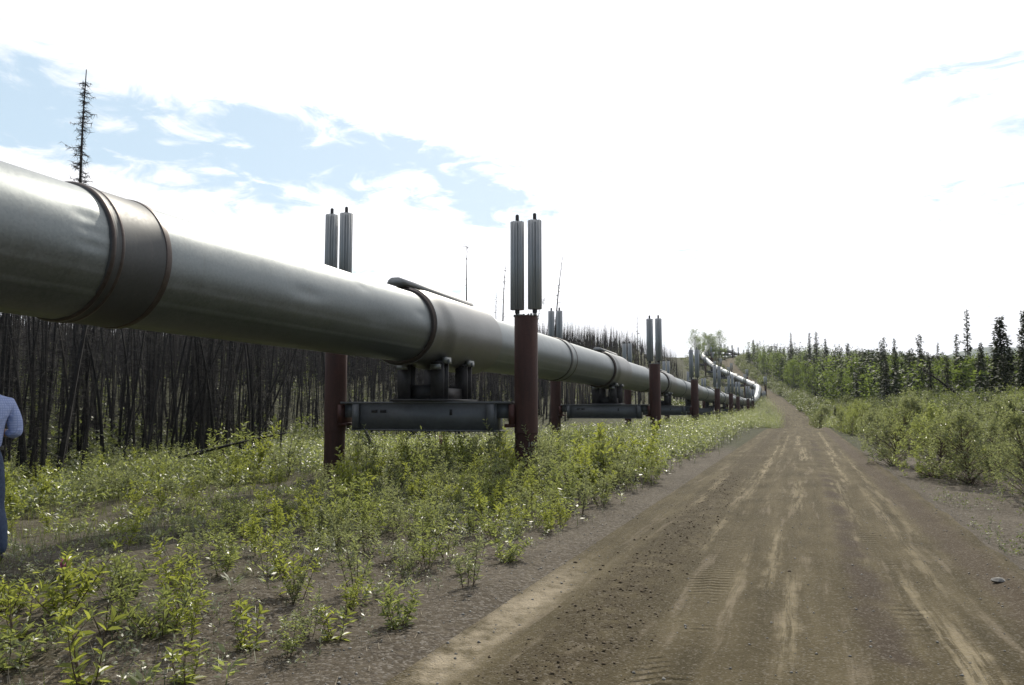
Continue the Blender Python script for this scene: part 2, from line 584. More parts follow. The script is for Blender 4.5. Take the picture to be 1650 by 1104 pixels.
def ground_mat():
    m, t = new_mat('gravelly_ground')
    p = geo_pos(t)
    n = t.n('ShaderNodeAttribute', attribute_name='tint').outputs['Fac']     # cover: 0 gravel, 1 mossy litter
    a = t.noise(p, .9, 6, .6)
    b = t.noise(p, 9, 6, .65)
    vor = t.n('ShaderNodeTexVoronoi', ins={'Vector': p, 'Scale': 55.0})
    vc = t.n('ShaderNodeSeparateColor', ins={0: vor.outputs['Color']}).outputs[0]
    vor2 = t.n('ShaderNodeTexVoronoi', ins={'Vector': p, 'Scale': 17.0})
    vc2 = t.n('ShaderNodeSeparateColor', ins={0: vor2.outputs['Color']}).outputs[1]
    g = t.ramp(t.math('ADD', t.math('MULTIPLY', a, .5), t.math('MULTIPLY', b, .5)), [(.3, (.034, .027, .017)), (.5, (.062, .051, .036)), (.7, (.104, .088, .065))])
    g = t.mix(t.math('MULTIPLY', t.step(vc, .6, 1), .55), g, (.19, .175, .155))
    g = t.mix(t.math('MULTIPLY', t.step(vc2, .75, 1), .4), g, (.05, .04, .032))
    lit = t.ramp(t.noise(p, 2.6, 6, .7), [(.3, (.022, .023, .012)), (.5, (.038, .041, .018)), (.7, (.066, .06, .033))])
    c = t.mix(t.step(t.math('ADD', n, t.math('MULTIPLY_ADD', b, .7, -.35)), .3, .75), g, lit)
    nb = bump(t, b, .6, .03)
    nb = bump(t, t.math('SUBTRACT', 1.0, vor.outputs['Distance']), .5, .012, nb)
    nb = bump(t, t.math('SUBTRACT', 1.0, vor2.outputs['Distance']), .4, .03, nb)
    finish(t, pbsdf(t, c, .92, 0, nb, .14))
    return m


def road_mat():
    m, t = new_mat('dirt_road')
    at = t.n('ShaderNodeAttribute', attribute_name='lane').outputs['Vector']
    sp = t.n('ShaderNodeSeparateXYZ', ins={0: at})
    n, s = sp.outputs[0], sp.outputs[1]
    p = geo_pos(t)
    wob = t.math('MULTIPLY_ADD', t.noise(p, .35, 3, .5), .22, -.11)
    nn = t.math('ADD', n, wob)
    v = t.n('ShaderNodeCombineXYZ', ins={0: nn, 1: t.math('MULTIPLY', s, .07), 2: 0.0}).outputs[0]
    v2 = t.n('ShaderNodeCombineXYZ', ins={0: t.math('MULTIPLY', nn, 2.2), 1: t.math('MULTIPLY', s, .11), 2: 3.0}).outputs[0]
    a = t.noise(v, 3.2, 6, .6)
    a2 = t.noise(v2, 3.5, 5, .6)
    patch = t.noise(p, .75, 5, .6)
    b = t.noise(p, 13, 6, .7)
    c = t.ramp(t.math('ADD', t.math('MULTIPLY', a, .6), t.math('MULTIPLY', patch, .4)),
               [(.36, (.042, .034, .017)), (.5, (.070, .057, .031)), (.64, (.104, .086, .050))])
    # dry pale crust where wheels have polished the surface
    pale = t.math('MULTIPLY', t.step(t.math('ADD', t.math('MULTIPLY', a2, .72), t.math('MULTIPLY', t.noise(p, 1.6, 5, .65), .3)), .54, .68), .34)
    c = t.mix(pale, c, (.24, .20, .15))

    def band(centre, half, soft=.08, k0=-1e3, k1=1e3):
        q = t.math('ABSOLUTE', t.math('SUBTRACT', n, centre))
        q = t.math('ADD', q, t.math('MULTIPLY_ADD', t.noise(p, 2.4, 5, .65), .3, -.15))
        return t.math('SUBTRACT', 1.0, t.step(q, half - soft, half + soft))
    # loose dark soil left of the tracks, pale crust on the left edge, gravel on the right edge
    c = t.mix(t.math('MULTIPLY', band(-1.55, .32, .16), t.step(t.noise(p, 4, 5, .7), .35, .6)), c, (.046, .036, .019))
    c = t.mix(t.math('MULTIPLY', band(-2.28, .17, .12), t.math('MULTIPLY', t.math('SUBTRACT', 1.0, t.step(s, 6.3, 9.5)), t.step(t.math('ADD', t.noise(p, .5, 3, .5), t.math('MULTIPLY_ADD', t.noise(p, 5, 5, .7), .5, -.25)), .36, .56))), c, (.27, .23, .165))
    def span(s0_, s1_):
        return t.math('MULTIPLY', t.step(s, s0_ - .6, s0_ + .6), t.math('SUBTRACT', 1.0, t.step(s, s1_ - .8, s1_ + .8)))
    grit = t.step(t.noise(v2, 7, 5, .7), .40, .58)
    for (cn, hw, s0_, s1_, am) in ((-.14, .05, 5.2, 7.6, .8), (-.33, .05, 7.2, 10.5, .7), (1.02, .10, 4.0, 6.2, .8), (.92, .03, 6.0, 8.0, .7), (-.62, .025, 6.5, 9, .5), (1.18, .05, 7, 16, .5), (.72, .06, 11, 18, .55), (-.1, .10, 12.5, 17.5, .5), (-1.0, .07, 14, 24, .45), (-1.75, .06, 13, 19, .6), (.05, .12, 24, 31, .8), (-.95, .06, 19, 34, .8), (-.70, .04, 26, 46, .8), (.95, .06, 17, 30, .8), (1.1, .06, 26, 50, .8), (-.15, .10, 33, 44, .8), (.62, .03, 8, 20, .6), (-1.15, .03, 9, 20, .5), (1.4, .04, 10, 30, .5)):
        c = t.mix(t.math('MULTIPLY', t.math('MULTIPLY', t.math('MULTIPLY', band(cn, hw, .06), span(s0_, s1_)), grit), t.math('MULTIPLY', am, .82)), c, (.26, .22, .145))
    c = t.mix(t.math('MULTIPLY', t.math('MULTIPLY', band(.48, .10, .08), span(6.0, 9.0)), .6), c, (.045, .034, .022))
    c = t.mix(t.math('MULTIPLY', band(1.72, .17, .12), .8), c, (.06, .046, .033))
    c = t.mix(t.math('MULTIPLY', band(.55, .14, .1), t.step(t.noise(p, .45, 3, .5), .5, .6)), c, (.052, .04, .028))
    vor = t.n('ShaderNodeTexVoronoi', ins={'Vector': p, 'Scale': 70.0})
    vc = t.n('ShaderNodeSeparateColor', ins={0: vor.outputs['Color']}).outputs[0]
    c = t.mix(t.math('MULTIPLY', t.step(vc, .72, 1), .4), c, (.20, .18, .15))
    c = t.mix(t.math('MULTIPLY', t.step(b, .42, .25), .4), c, (.052, .04, .028))
    # cleated tyre imprint
    lug = t.math('SINE', t.math('MULTIPLY', t.math('ADD', s, t.math('MULTIPLY', t.math('ABSOLUTE', t.math('SUBTRACT', n, -.88)), .5)), 58.0))
    lug = t.math('MULTIPLY', lug, t.math('MULTIPLY', band(-.88, .17, .05), t.step(t.math('ADD', t.noise(p, .6, 2, .5), t.math('MULTIPLY_ADD', t.noise(p, 6, 4, .6), .5, -.25)), .40, .62)))
    lug2 = t.math('MULTIPLY', t.math('SINE', t.math('MULTIPLY', s, 44.0)), t.math('MULTIPLY', band(.8, .13, .05), t.step(t.noise(p, .8, 2, .5), .52, .6)))
    nb = bump(t, t.math('ADD', lug, t.math('MULTIPLY', lug2, .5)), .8, .018)
    nb = bump(t, a2, .7, .03, nb)
    nb = bump(t, b, .75, .03, nb)
    nb = bump(t, t.math('SUBTRACT', 1.0, vor.outputs['Distance']), .5, .014, nb)
    finish(t, pbsdf(t, c, .92, 0, nb, .10))
    return m


M['ground'] = ground_mat()
M['road'] = road_mat()


def hill_mat():
    m, t = new_mat('wooded_hill')
    p = geo_pos(t)
    c = t.ramp(t.noise(p, .012, 8, .65), [(.35, (.03, .05, .025)), (.6, (.07, .085, .04))])
    finish(t, pbsdf(t, c, .95, 0, bump(t, t.noise(p, .05, 6, .7), 1, 8)))
    return m


M['hill'] = hill_mat()

# ------------------------------------------------------------------ setting: ground and road
ROAD_L, ROAD_R = -2.45, 2.05


def geom_steps(a, b, first, ratio):
    out, st = [a], first
    while out[-1] < b:
        out.append(out[-1] + st)
        st *= ratio
    return out


yrows = [-v for v in geom_steps(0, 90, .5, 1.12)][::-1][:-1] + geom_steps(0, 900, .09, 1.0125)
yrows += [1100, 1400, 1800, 2500, 3500, 5000]
yrows = np.array(yrows)
ncols_road = np.arange(ROAD_L, ROAD_R + 1e-6, .045)
ncols_r = np.array(geom_steps(ncols_road[-1], 3500, .05, 1.085))
ncols_l = np.array([2 * ROAD_L - v for v in geom_steps(ROAD_L, 3500, .05, 1.075)])[::-1]


def sheet(name, ncols, mat):
    Y, N = np.meshgrid(yrows, ncols, indexing='ij')
    X = xr(Y) + N
    Z = H(X, Y)
    d = np.hypot(X, Y)
    m, k = Y.shape
    i = np.arange(m - 1)[:, None] * k
    j = np.arange(k - 1)[None]
    Fq = np.stack([i + j, i + j + 1, i + k + j + 1, i + k + j], -1).reshape(-1, 4)
    lat = -.9454 * X + .3258 * Y
    cover = np.clip(smooth01(lat, 10, 13) + smooth01(N, 3.5, 6) + .45 * smooth01(-N, 3.4, 5) + smooth01(d, 18, 40), 0, 1)
    mb = MB().add(np.stack([X, Y, Z], -1).reshape(-1, 3), Fq, cover.ravel())
    o = mb.build(name, mat)
    a = o.data.attributes.new('lane', 'FLOAT_VECTOR', 'POINT')
    sl = Y * 1.072
    a.data.foreach_set('vector', np.stack([N, sl, 0 * N], -1).astype(np.float32).ravel())
    tag(o, kind='structure')
    return o


sheet('road', ncols_road, M['road'])
sheet('ground', ncols_r, M['ground'])
gl = sheet('ground_west', ncols_l, M['ground'])
# both ground sheets join into one mesh named ground
def join_into(a, b):
    ma, mb_ = a.data, b.data
    va = np.empty(len(ma.vertices) * 3, np.float32); ma.vertices.foreach_get('co', va)
    vb = np.empty(len(mb_.vertices) * 3, np.float32); mb_.vertices.foreach_get('co', vb)
    fa = np.empty(len(ma.loops), np.int32); ma.loops.foreach_get('vertex_index', fa)
    fb = np.empty(len(mb_.loops), np.int32); mb_.loops.foreach_get('vertex_index', fb)
    ta = np.empty(len(ma.vertices), np.float32); ma.attributes['tint'].data.foreach_get('value', ta)
    tb_ = np.empty(len(mb_.vertices), np.float32); mb_.attributes['tint'].data.foreach_get('value', tb_)
    q = MB().add(va.reshape(-1, 3), fa.reshape(-1, 4), ta).add(vb.reshape(-1, 3), fb.reshape(-1, 4), tb_)
    a.data = q.mesh('ground', M['ground'])
    bpy.data.objects.remove(b)


join_into(bpy.data.objects['ground'], gl)

# far blue hill to the right
hx = np.linspace(200, 4200, 90)
hy = np.linspace(2200, 3800, 40)
HX, HY = np.meshgrid(hx, hy)
HZZ = 232 * np.exp(-((HX - 1900) / 620) ** 2) * np.exp(-((HY - 2900) / 420) ** 2) + 150 * np.exp(-((HX - 2900) / 560) ** 2 - ((HY - 3000) / 420) ** 2) + 12 * np.sin(HX / 90) * np.exp(-((HY - 2900) / 500) ** 2) - 14
i = np.arange(39)[:, None] * 90
j = np.arange(89)[None]
hb = MB().add(np.stack([HX, HY, HZZ], -1).reshape(-1, 3), np.stack([i + j, i + j + 1, i + 91 + j, i + 90 + j], -1).reshape(-1, 4))
tag(hb.build('distant_hill', M['hill']), kind='structure')

# ------------------------------------------------------------------ pipeline
u = np.array([.32577, .94545, 0])
L = np.array([-u[1], u[0], 0])
UP = np.array([0, 0, 1.0])


def us(s, lat, z):
    return s * u + lat * L + np.array([0, 0, z])


PR = .715
# centreline: straight run, then the far bends up the hill
cl_pts = [us(-60, 7.02, 3.25), us(0, 7.02, 3.23), us(14.5, 7.02, 3.23), us(32.7, 7.02, 3.22), us(50.9, 7.02, 3.17),
          (18.5 - 2.24, 67.8, 2.98), (24.7 - 2.24, 84.8, 2.84), (30.6 - 2.25, 101.8, 2.72), (37.4 - 2.25, 118.9, 2.58),
          (44 - 2.3, 136.9, 2.45), (48.6, 151.5, 2.40), (51.9, 158.5, 3.2), (54.6, 165, 5.6), (55.6, 175, 7.0), (58, 205, 11.3), (60, 222, 13.6),
          (63.6, 248, 18.2), (66.0, 256, 19.6), (73, 275, 22.3), (80, 289, 23.6), (90, 310, 24.8), (118, 372, 25.6), (200, 560, 25.6)]
cl_pts = np.array([np.asarray(p, float) for p in cl_pts])


def resample(P, step):
    seg = np.linalg.norm(np.diff(P, axis=0), axis=1)
    c = np.concatenate([[0], np.cumsum(seg)])
    t = np.arange(0, c[-1], step)
    Q = np.stack([np.interp(t, c, P[:, k]) for k in range(3)], 1)
    k = np.exp(-.5 * (np.arange(-6, 7) / 2.2) ** 2)
    k /= k.sum()
    pad = np.concatenate([Q[:1] + (Q[1] - Q[0]) * np.arange(-6, 0)[:, None], Q, Q[-1:] + (Q[-1] - Q[-2]) * np.arange(1, 7)[:, None]])
    Q = np.stack([np.convolve(pad[:, i], k, 'valid') for i in range(3)], 1)
    return t, Q


CT, CP = resample(cl_pts, .5)
CT = CT - 60.0                   # parameter 0 abreast of the camera


def cpos(s):
    return np.array([np.interp(s, CT, CP[:, i]) for i in range(3)])


def ctan(s):
    v = cpos(s + .3) - cpos(s - .3)
    return v / np.linalg.norm(v)


pipe_root = empty('pipeline', tuple(us(14.5, 7.02, 3.23)))
tag(pipe_root, 'long silver insulated oil pipeline raised on rusty posts and running up the far hill', 'pipeline')
PO = np.array(pipe_root.location)


def ring_sweep(mb, s_list, r_fn, sides):
    """r_fn(s index array, theta) -> radius; theta 0 is the top, positive towards the road"""
    th = np.arange(sides) * 2 * np.pi / sides
    V = []
    for si, s in enumerate(s_list):
        P, T = cpos(s), ctan(s)
        side = np.cross(T, UP)
        side /= np.linalg.norm(side)
        up = np.cross(side, T)
        r = np.broadcast_to(r_fn(si, th), th.shape)
        V.append(P - PO + r[:, None] * (np.cos(th)[:, None] * up + np.sin(th)[:, None] * side))
    V = np.concatenate(V)
    m = len(s_list)
    i = np.arange(m - 1)[:, None] * sides
    j = np.arange(sides)[None]
    k = (j + 1) % sides
    mb.add(V, np.stack([i + j, i + sides + j, i + sides + k, i + k], -1).reshape(-1, 4))


# sheet-metal jacket: long lap seams, shallow dents near the camera
SD = 144
dents = [(5.50, 1.22, .10, .10, .022), (5.55, 1.42, .13, .06, .02), (3.6, 1.95, .5, .12, .012), (9.2, 1.55, .35, .12, .018), (11.4, 1.7, .5, .2, .014),
         (13.0, 1.35, .25, .14, .02), (2.7, 1.9, .3, .1, .02), (5.52, 1.62, .12, .07, .014), (4.4, 2.2, .6, .16, .01), (10.9, 1.05, .10, .12, .014)]


def jr(ss):
    def fn(si, th):
        s = ss[si]
        r = PR + 0 * th
        for c in (1.98, 2.30, -1.9):
            q = (th - c)
            r = r + .012 * np.exp(-(q / .016) ** 2) + .006 * ((q > 0) & (q < .9))
        if s < 16:
            for (ds, dt, ws, wt, a) in dents:
                r = r - a * np.exp(-((s - ds) / ws) ** 2 - ((th - dt) / wt) ** 2)
            r = r + .003 * np.sin(2.3 * s + 2 * th) * np.sin(1.1 * s - 3 * th)
        return r
    return fn


ss_near = list(np.arange(-57, -2, 1.0)) + list(np.arange(-2, 16, .12)) + list(np.arange(16, 60, 1.0))
ss_far = list(np.arange(59, 540, 1.0))
mbp = MB()
ring_sweep(mbp, ss_near, jr(ss_near), SD)
ring_sweep(mbp, ss_far, lambda si, th: PR + 0 * th, 28)
mbp.build('jacket', M['pipe'], pipe_root)


def joint_band(s0, wd=.84, detail=True):
    prof = [0, .02, .05, .08, .11, .14, .17, .20, wd - .10, wd - .07, wd - .04, wd - .01, wd]
    rad = [PR - .02, .735, .746, .746, .736, .746, .746, .738, .738, .746, .746, .735, PR - .02]
    if not detail:
        prof, rad = [0, .03, .1, wd - .1, wd - .03, wd], [PR - .02, .75, .737, .737, .75, PR - .02]
    mb = MB()
    sl = [s0 + q for q in prof]
    ring_sweep(mb, sl, lambda si, th: rad[si] + 0 * th, 96 if detail else 28)
    b = mb.build('joint_band', M['band'] if s0 < 10 else M['pipe'], pipe_root)
    if detail and s0 < 60:
        for a, z in ((.018, .075), (.125, .185), (wd - .105, wd - .015)):
            ml = MB()
            ss = [s0 + a, s0 + a + .012, s0 + (a + z) / 2, s0 + z - .012, s0 + z]
            rr = [.733, .7475, .7505, .7475, .733]
            ring_sweep(ml, ss, lambda si, th: rr[si] + 0 * th, 96)
            ml.build('lip', M['lip'], b)
    return b


BENT_S = [14.5 + 18.2 * k for k in range(22)]
for k in range(20):
    s0 = 5.72 + 18.75 * k if k < 3 else BENT_S[k] - 9
    joint_band(s0, .84, k < 3)


def saddle(sb, det):
    """saddle clamped round the pipe, with its sliding shoe"""
    s0, s1 = sb - 1.05, sb + 2.75
    N = 120 if det else 28
    mb = MB()
    q = np.linspace(0, 1, 12 if det else 5)
    sl = [s0, s0 + .012, s0 + .05, s0 + .065] + list(s0 + .14 + q * 1.35) + [s1 - .06, s1 - .02, s1]
    nq = len(q)

    def fn(si, th):
        if si in (0,):
            return PR + .0 * th
        if si in (1, 2):
            return .808 + 0 * th
        if si == 3:
            return .768 + 0 * th
        if si < 4 + nq:
            x = q[si - 4] * 1.35
            st = .04 + .62 * (1 - np.cos(th)) / 2          # flare starts later towards the belly
            return .765 + .065 * smooth01(x, st, st + .42)
        return [.83, .83, PR][si - 4 - nq] + 0 * th
    ring_sweep(mb, sl, fn, N)
    sd_ = mb.build('saddle', M['saddle'], pipe_root)
    P, T = cpos(sb), ctan(sb)
    side = np.cross(T, UP)
    side /= np.linalg.norm(side)
    up = np.cross(side, T)
    Mx = np.stack([side, T, up], 1)

    def pt(a, b, c):              # across, along, up from the pipe centre
        return P - PO + side * a + T * b + up * c
    # folded strip along the top
    st = MB()
    pr = [(-.18, .83), (-.15, .90), (-.08, .945), (.08, .945), (.15, .90), (.18, .83)]
    V = [pt(a, b, c) for b in (-1.32, 2.45) for a, c in pr]
    st.add(V, [[k, (k + 1) % 6, 6 + (k + 1) % 6, 6 + k] for k in range(6)])
    st.f.append(np.array([[5, 4, 3, 2, 1, 0]]))
    st.f.append(np.array([[6, 7, 8, 9, 10, 11]]))
    st.build('top_strip', M['strip'], sd_, smooth=False)
    if det:
        lp = MB()
        lsl, lrr = [s0 - .05, s0 - .045, s0 - .005, s0 + .012], [PR - .01, .762, .79, .80]
        ring_sweep(lp, lsl, lambda si, th: lrr[si] + 0 * th, 96)
        lp.build('lip', M['lip'], sd_)
    # shoe: four legs, cross plates, base plate
    beam_top = 1.70 - 3.23
    sh = MB()
    lo = beam_top + .005
    for a in (-.34, .44):
        for b in (-.1, 1.2):
            hh = math.sqrt(.82 ** 2 - abs(a) ** 2)
            sh.box(pt(a, b, (lo + .05 - hh + .03) / 2), (.09, .24, (-hh + .03) - (lo + .05)), Mx)
            for q_ in (-.115, .115):
                sh.box(pt(a, b + q_, (lo + .05 - hh + .02) / 2), (.30, .028, (-hh + .02) - (lo + .05)), Mx)
            sh.box(pt(a, b, -hh - .02), (.26, .30, .05), Mx)
    for b in (-.1, 1.2):
        sh.box(pt(.05, b, lo + .20), (.66, .05, .30), Mx)
    for a in (-.34, .44):
        sh.box(pt(a, .55, lo + .17), (.05, 1.02, .24), Mx)
    sh.box(pt(.05, .55, lo + .026), (1.30, 1.75, .05), Mx)
    so = sh.build('shoe', M['shoe'], sd_, smooth=False)
    if det:
        for b in (-.1, 1.2):
            c = MB()
            c.box(pt(.60, b, -.66), (.09, .28, .13), Mx)
            c.box(pt(.66, b, -.69), (.05, .10, .10), Mx)
            c.build('clamp', M['clamp'], sd_, smooth=False)
        for a in (-.34, .44):
            sh2 = MB()
            sh2.box(pt(a, -.30, -.80), (.22, .09, .11), Mx)
            sh2.build('clamp', M['clamp'], sd_, smooth=False)
    return sd_


for k, sb in enumerate(BENT_S[:20]):
    saddle(sb if k < 1 else sb + .3, k < 3)

# ------------------------------------------------------------------ pipe supports
ORD = ['nearest', 'second nearest', 'third nearest', 'fourth nearest', 'fifth nearest', 'sixth nearest', 'seventh nearest', 'eighth nearest',
       'ninth nearest', 'tenth nearest', 'eleventh nearest', 'twelfth nearest', 'thirteenth nearest', 'fourteenth nearest', 'fifteenth nearest',
       'sixteenth nearest', 'seventeenth nearest', 'eighteenth nearest', 'nineteenth nearest', 'twentieth nearest', 'twenty-first nearest']


def support(k, sb):
    P, T = cpos(sb), ctan(sb)
    T = np.array([T[0], T[1], 0])
    T /= np.linalg.norm(T)
    A = np.cross(T, UP)                       # towards the road
    near = k < 3
    gz = HZ(P[0], P[1])
    root = empty('pipe_support', (P[0], P[1], gz))
    O = np.array(root.location)
    where = 'with beam across two rusty posts and finned radiators' if k < 9 else 'with finned radiators on rusty posts far up the line'
    if 10 <= k:
        where = 'on the far hillside stretch of the pipeline'
    tag(root, '%s pipeline support %s' % (ORD[k], where), 'pipe support', 'pipeline supports along the road')
    Mx = np.stack([A, T, UP], 1)

    def pt(a, b, z):
        return np.array([P[0], P[1], 0]) + A * a + T * b + UP * z - O
    dz = P[2] - 3.23
    bt = 1.70 + dz                            # beam top
    sides = 40 if near else 14
    for a, ptop in ((2.33, 3.45 + dz), (-2.15, 3.98 + dz)):
        g = HZ(*(np.array([P[0], P[1]]) + A[:2] * a))
        b = MB()
        rr = .2285
        prof = [(g - .6, rr), (1.05 + dz * 1, rr), (1.06 + dz, rr + .012), (ptop - .01, rr + .012), (ptop, rr + .005), (ptop, 0.001)]
        if g > 1.0 + dz:
            prof = [(g - .6, rr), (ptop - .01, rr), (ptop, rr - .01), (ptop, .001)]
        c0 = pt(a, 0, 0)
        b.lathe(prof, c0, UP, sides)
        po = b.build('post', M['rust'], root)
        # ragged insulation ring on the pile top
        if near:
            rg = MB()
            for q in range(26):
                th = q * 2 * math.pi / 26 + random.uniform(-.08, .08)
                rad = random.choice((.12, .19, .235))
                rg.box(c0 + UP * (ptop + random.uniform(0, .02)) + A * rad * math.cos(th) + T * rad * math.sin(th), (random.uniform(.03, .06), .04, random.uniform(.02, .06)))
            rg.build('insulation', M['clamp'], po, smooth=False)
        for da in (.19, -.19):
            fn = MB()
            f0, f1 = ptop + .14, ptop + 1.99
            c1 = pt(a + da, 0, 0)
            nf = 14 if near else 10
            th = np.arange(nf * 4) * 2 * np.pi / (nf * 4)
            rad = np.where((np.arange(nf * 4) % 4) < 2, .145, .06)
            V = np.concatenate([np.stack([c1[0] + rad * np.cos(th), c1[1] + rad * np.sin(th), np.full_like(th, z - O[2])], 1) for z in (f0, f1)])
            m4 = nf * 4
            jj = np.arange(m4)
            fn.add(V, np.stack([jj, (jj + 1) % m4, m4 + (jj + 1) % m4, m4 + jj], 1))
            fn.f.append(np.array([list(range(m4, 2 * m4))]))
            fn.f.append(np.array([list(range(m4))[::-1]]))
            fn.build('radiator', M['fin'], po, smooth=False)
            rd = MB()
            rd.lathe([(ptop - .1, .036), (ptop + .06, .036), (ptop + .07, .05), (f0 + .001, .05)], c1, UP, 12)
            rd.lathe([(f1, .038), (f1 + .13, .038), (f1 + .155, .026), (f1 + .16, .001)], c1, UP, 12)
            rd.build('heat_pipe', M['rod'], po)
        # bracket that carries the beam end
        sg = -1 if a > 0 else 1
        br = MB()
        br.box(pt(a + sg * .25, 0, bt - .26), (.10, .46, .40), Mx)
        br.box(pt(a + sg * .30, 0, bt - .49), (.22, .36, .07), Mx)
        br.build('bracket', M['bracket'], po, smooth=False)
    # crossbeam: deep box girder with stepped ends, wide top plate
    g = MB()
    x0, x1 = -1.87, 2.06
    g.box(pt((x0 + x1) / 2, 0, bt - .02), (x1 - x0, .50, .04), Mx)
    g.box(pt((x0 + x1) / 2, .0, bt - .315), (x1 - x0 - .62, .40, .548), Mx)
    g.box(pt((x0 + x1) / 2, .0, bt - .603), (x1 - x0 - .55, .46, .03), Mx)
    bo = g.build('crossbeam', M['beam'], root, smooth=False)
    for sx in (x0 + .19, x1 - .19):
        e = MB()
        e.box(pt(sx, 0, bt - .19), (.26, .30, .30), Mx)
        e.build('beam_end', M['beam'], bo, smooth=False)
    if near:
        for sx in (x0 + .38, x1 - .42):
            e = MB()
            e.box(pt(sx, -.222, bt - .31), (.16, .045, .53), Mx)
            e.build('stiffener', M['beam'], bo, smooth=False)
        e = MB()
        for (a_, z_, w_, h_) in ((-1.05, .2, .14, .06), (-.84, .2, .14, .06), (.75, .22, .06, .12)):
            e.box(pt(a_, -.2045, bt - z_), (w_, .007, h_), Mx)
        e.build('plate', M['shoe'], bo, smooth=False)
    if k == 0:
        # stencilled number on the road-side post
        cu = bpy.data.curves.new('number', 'FONT')
        cu.body = '1970'
        cu.size = .135
        to = bpy.data.objects.new('number', cu)
        COL.objects.link(to)
        me0 = bpy.data.meshes.new_from_object(to)
        vs = np.array([v.co[:] for v in me0.vertices])
        pl = [list(p.vertices) for p in me0.polygons]
        bpy.data.objects.remove(to)
        c0 = pt(2.33, 0, 0)
        ang0 = math.atan2(-c0[1] - O[1], -c0[0] - O[0])
        nb = MB()
        th = ang0 + .10 + vs[:, 0] / .2285
        r2 = .2285 + .003
        nb.v.append(np.stack([c0[0] + r2 * np.cos(th), c0[1] + r2 * np.sin(th), c0[2] + .80 + vs[:, 1]], 1))
        nb.t.append(np.zeros(len(vs)))
        nb.nv += len(vs)
        for p_ in pl:
            nb.f.append(np.array([p_]))
        nb.build('number', M['paint'], [c for c in KIDS[root.name] if c.name.startswith('post')][0])
    return root


for k, sb in enumerate(BENT_S[:20]):
    support(k, sb)


# ------------------------------------------------------------------ vegetation builders
def unit(v):
    return v / (np.linalg.norm(v, axis=-1, keepdims=True) + 1e-9)


def stem_leaves(st, lf, base, tip, bend, n, ll, lw, start, r0, rg_, droop=.0, kite=False, fold=.25):
    """one shoot: a bent stem with n spirally set leaves"""
    base, tip = np.asarray(base, float), np.asarray(tip, float)
    t = np.linspace(0, 1, 6)[:, None]
    mid = (base + tip) / 2 + np.asarray(bend)
    P = base * (1 - t) ** 2 + 2 * mid * t * (1 - t) + tip * t ** 2
    st.tube(P, np.linspace(r0, r0 * .3, 6), 4, False)
    q = np.sort(rg_.uniform(start, 1.0, n))[:, None]
    B = base * (1 - q) ** 2 + 2 * mid * q * (1 - q) + tip * q ** 2
    ax = unit(tip - base)
    th = np.arange(n) * 2.4 + rg_.uniform(0, 6) + rg_.normal(0, .3, n)
    ref = np.array([1.0, 0, 0]) if abs(ax[0]) < .8 else np.array([0, 1.0, 0])
    a1 = unit(np.cross(ax, ref))
    a2 = np.cross(ax, a1)
    out = np.cos(th)[:, None] * a1 + np.sin(th)[:, None] * a2
    lift = rg_.uniform(.25, 1.1, (n, 1)) - droop + (q - .5) * .5
    D = unit(out + ax * lift)
    N = unit(ax * 1.2 - out * lift * .6 + rg_.normal(0, .35, (n, 3)))
    sz = rg_.uniform(.65, 1.15, n) * (1.05 - .35 * q[:, 0] ** 3)
    tint = np.clip(rg_.normal(.45, .2, n), 0, .98)
    tint = np.where(rg_.random(n) < .012, 1.0, tint)
    if kite:
        lf.cards(B, D, N, ll * sz, lw * sz, tint)
    else:
        lf.leaves(B, D, N, ll * sz, lw * sz, tint, fold)


def sapling_proto(h, stems, ll, lw, per, spread, seed, start=.12, side=0, foot=.0):
    g = np.random.default_rng(seed)
    st, lf = MB(), MB()
    for k in range(stems):
        a = g.uniform(0, 6.28)
        rr = g.uniform(0, .05 + spread * .12) + foot * g.random() ** .7
        b = np.array([rr * math.cos(a), rr * math.sin(a), -.04])
        hh = h * (1.0 if k == 0 else g.uniform(.32 if foot else .5, .95))
        ln = spread * g.uniform(.2, 1.0) * (.6 if foot else 1)
        tp = b + np.array([ln * math.cos(a), ln * math.sin(a), hh])
        stem_leaves(st, lf, b, tp, g.normal(0, .04, 3) * h, int(per * hh / h * g.uniform(.8, 1.15)), ll, lw, start, .0035 + h * .0035, g)
        if foot and k % 2 == 0:
            a2 = g.uniform(0, 6.28)
            b2 = np.array([math.cos(a2), math.sin(a2), 0]) * g.uniform(.1, spread * .75)
            stem_leaves(st, lf, b2 - [0, 0, .03], b2 + np.array([math.cos(a2) * .12, math.sin(a2) * .12, g.uniform(.3, .6)]), g.normal(0, .03, 3), 26, ll, lw, .0, .003, g)
        for q in range(side):
            f = g.uniform(.12 if foot else .25, .8)
            bb = b + (tp - b) * f
            a2 = g.uniform(0, 6.28)
            l2 = h * g.uniform(.18, .38)
            t2 = bb + np.array([math.cos(a2) * l2 * .6, math.sin(a2) * l2 * .6, l2 * .8])
            stem_leaves(st, lf, bb, t2, g.normal(0, .02, 3), max(6, int(per * .3)), ll * .9, lw * .9, .15, .003, g)
    return st, lf


def make_plant(name, st, lf, leafm, stemm='stem', leafname='foliage'):
    o = empty(name, (0, 0, -500))
    st.build('stem', M[stemm], o)
    lf.build(leafname, M[leafm], o)
    return o


def place(proto, x, y, sc, rz, label, cat, group=None, sink=.0, tilt=None, used=set()):
    if proto.name not in used:
        used.add(proto.name)
        o = proto
    else:
        o = copy_tree(proto)
    o.location = (x, y, HZ(x, y) - sink)
    o.scale = (sc[0], sc[0], sc[1]) if isinstance(sc, tuple) else (sc, sc, sc)
    o.rotation_euler = (tilt[0], tilt[1], rz) if tilt else (0, 0, rz)
    if 'group' in o and not group:
        del o['group']
    tag(o, label, cat, group)
    return o


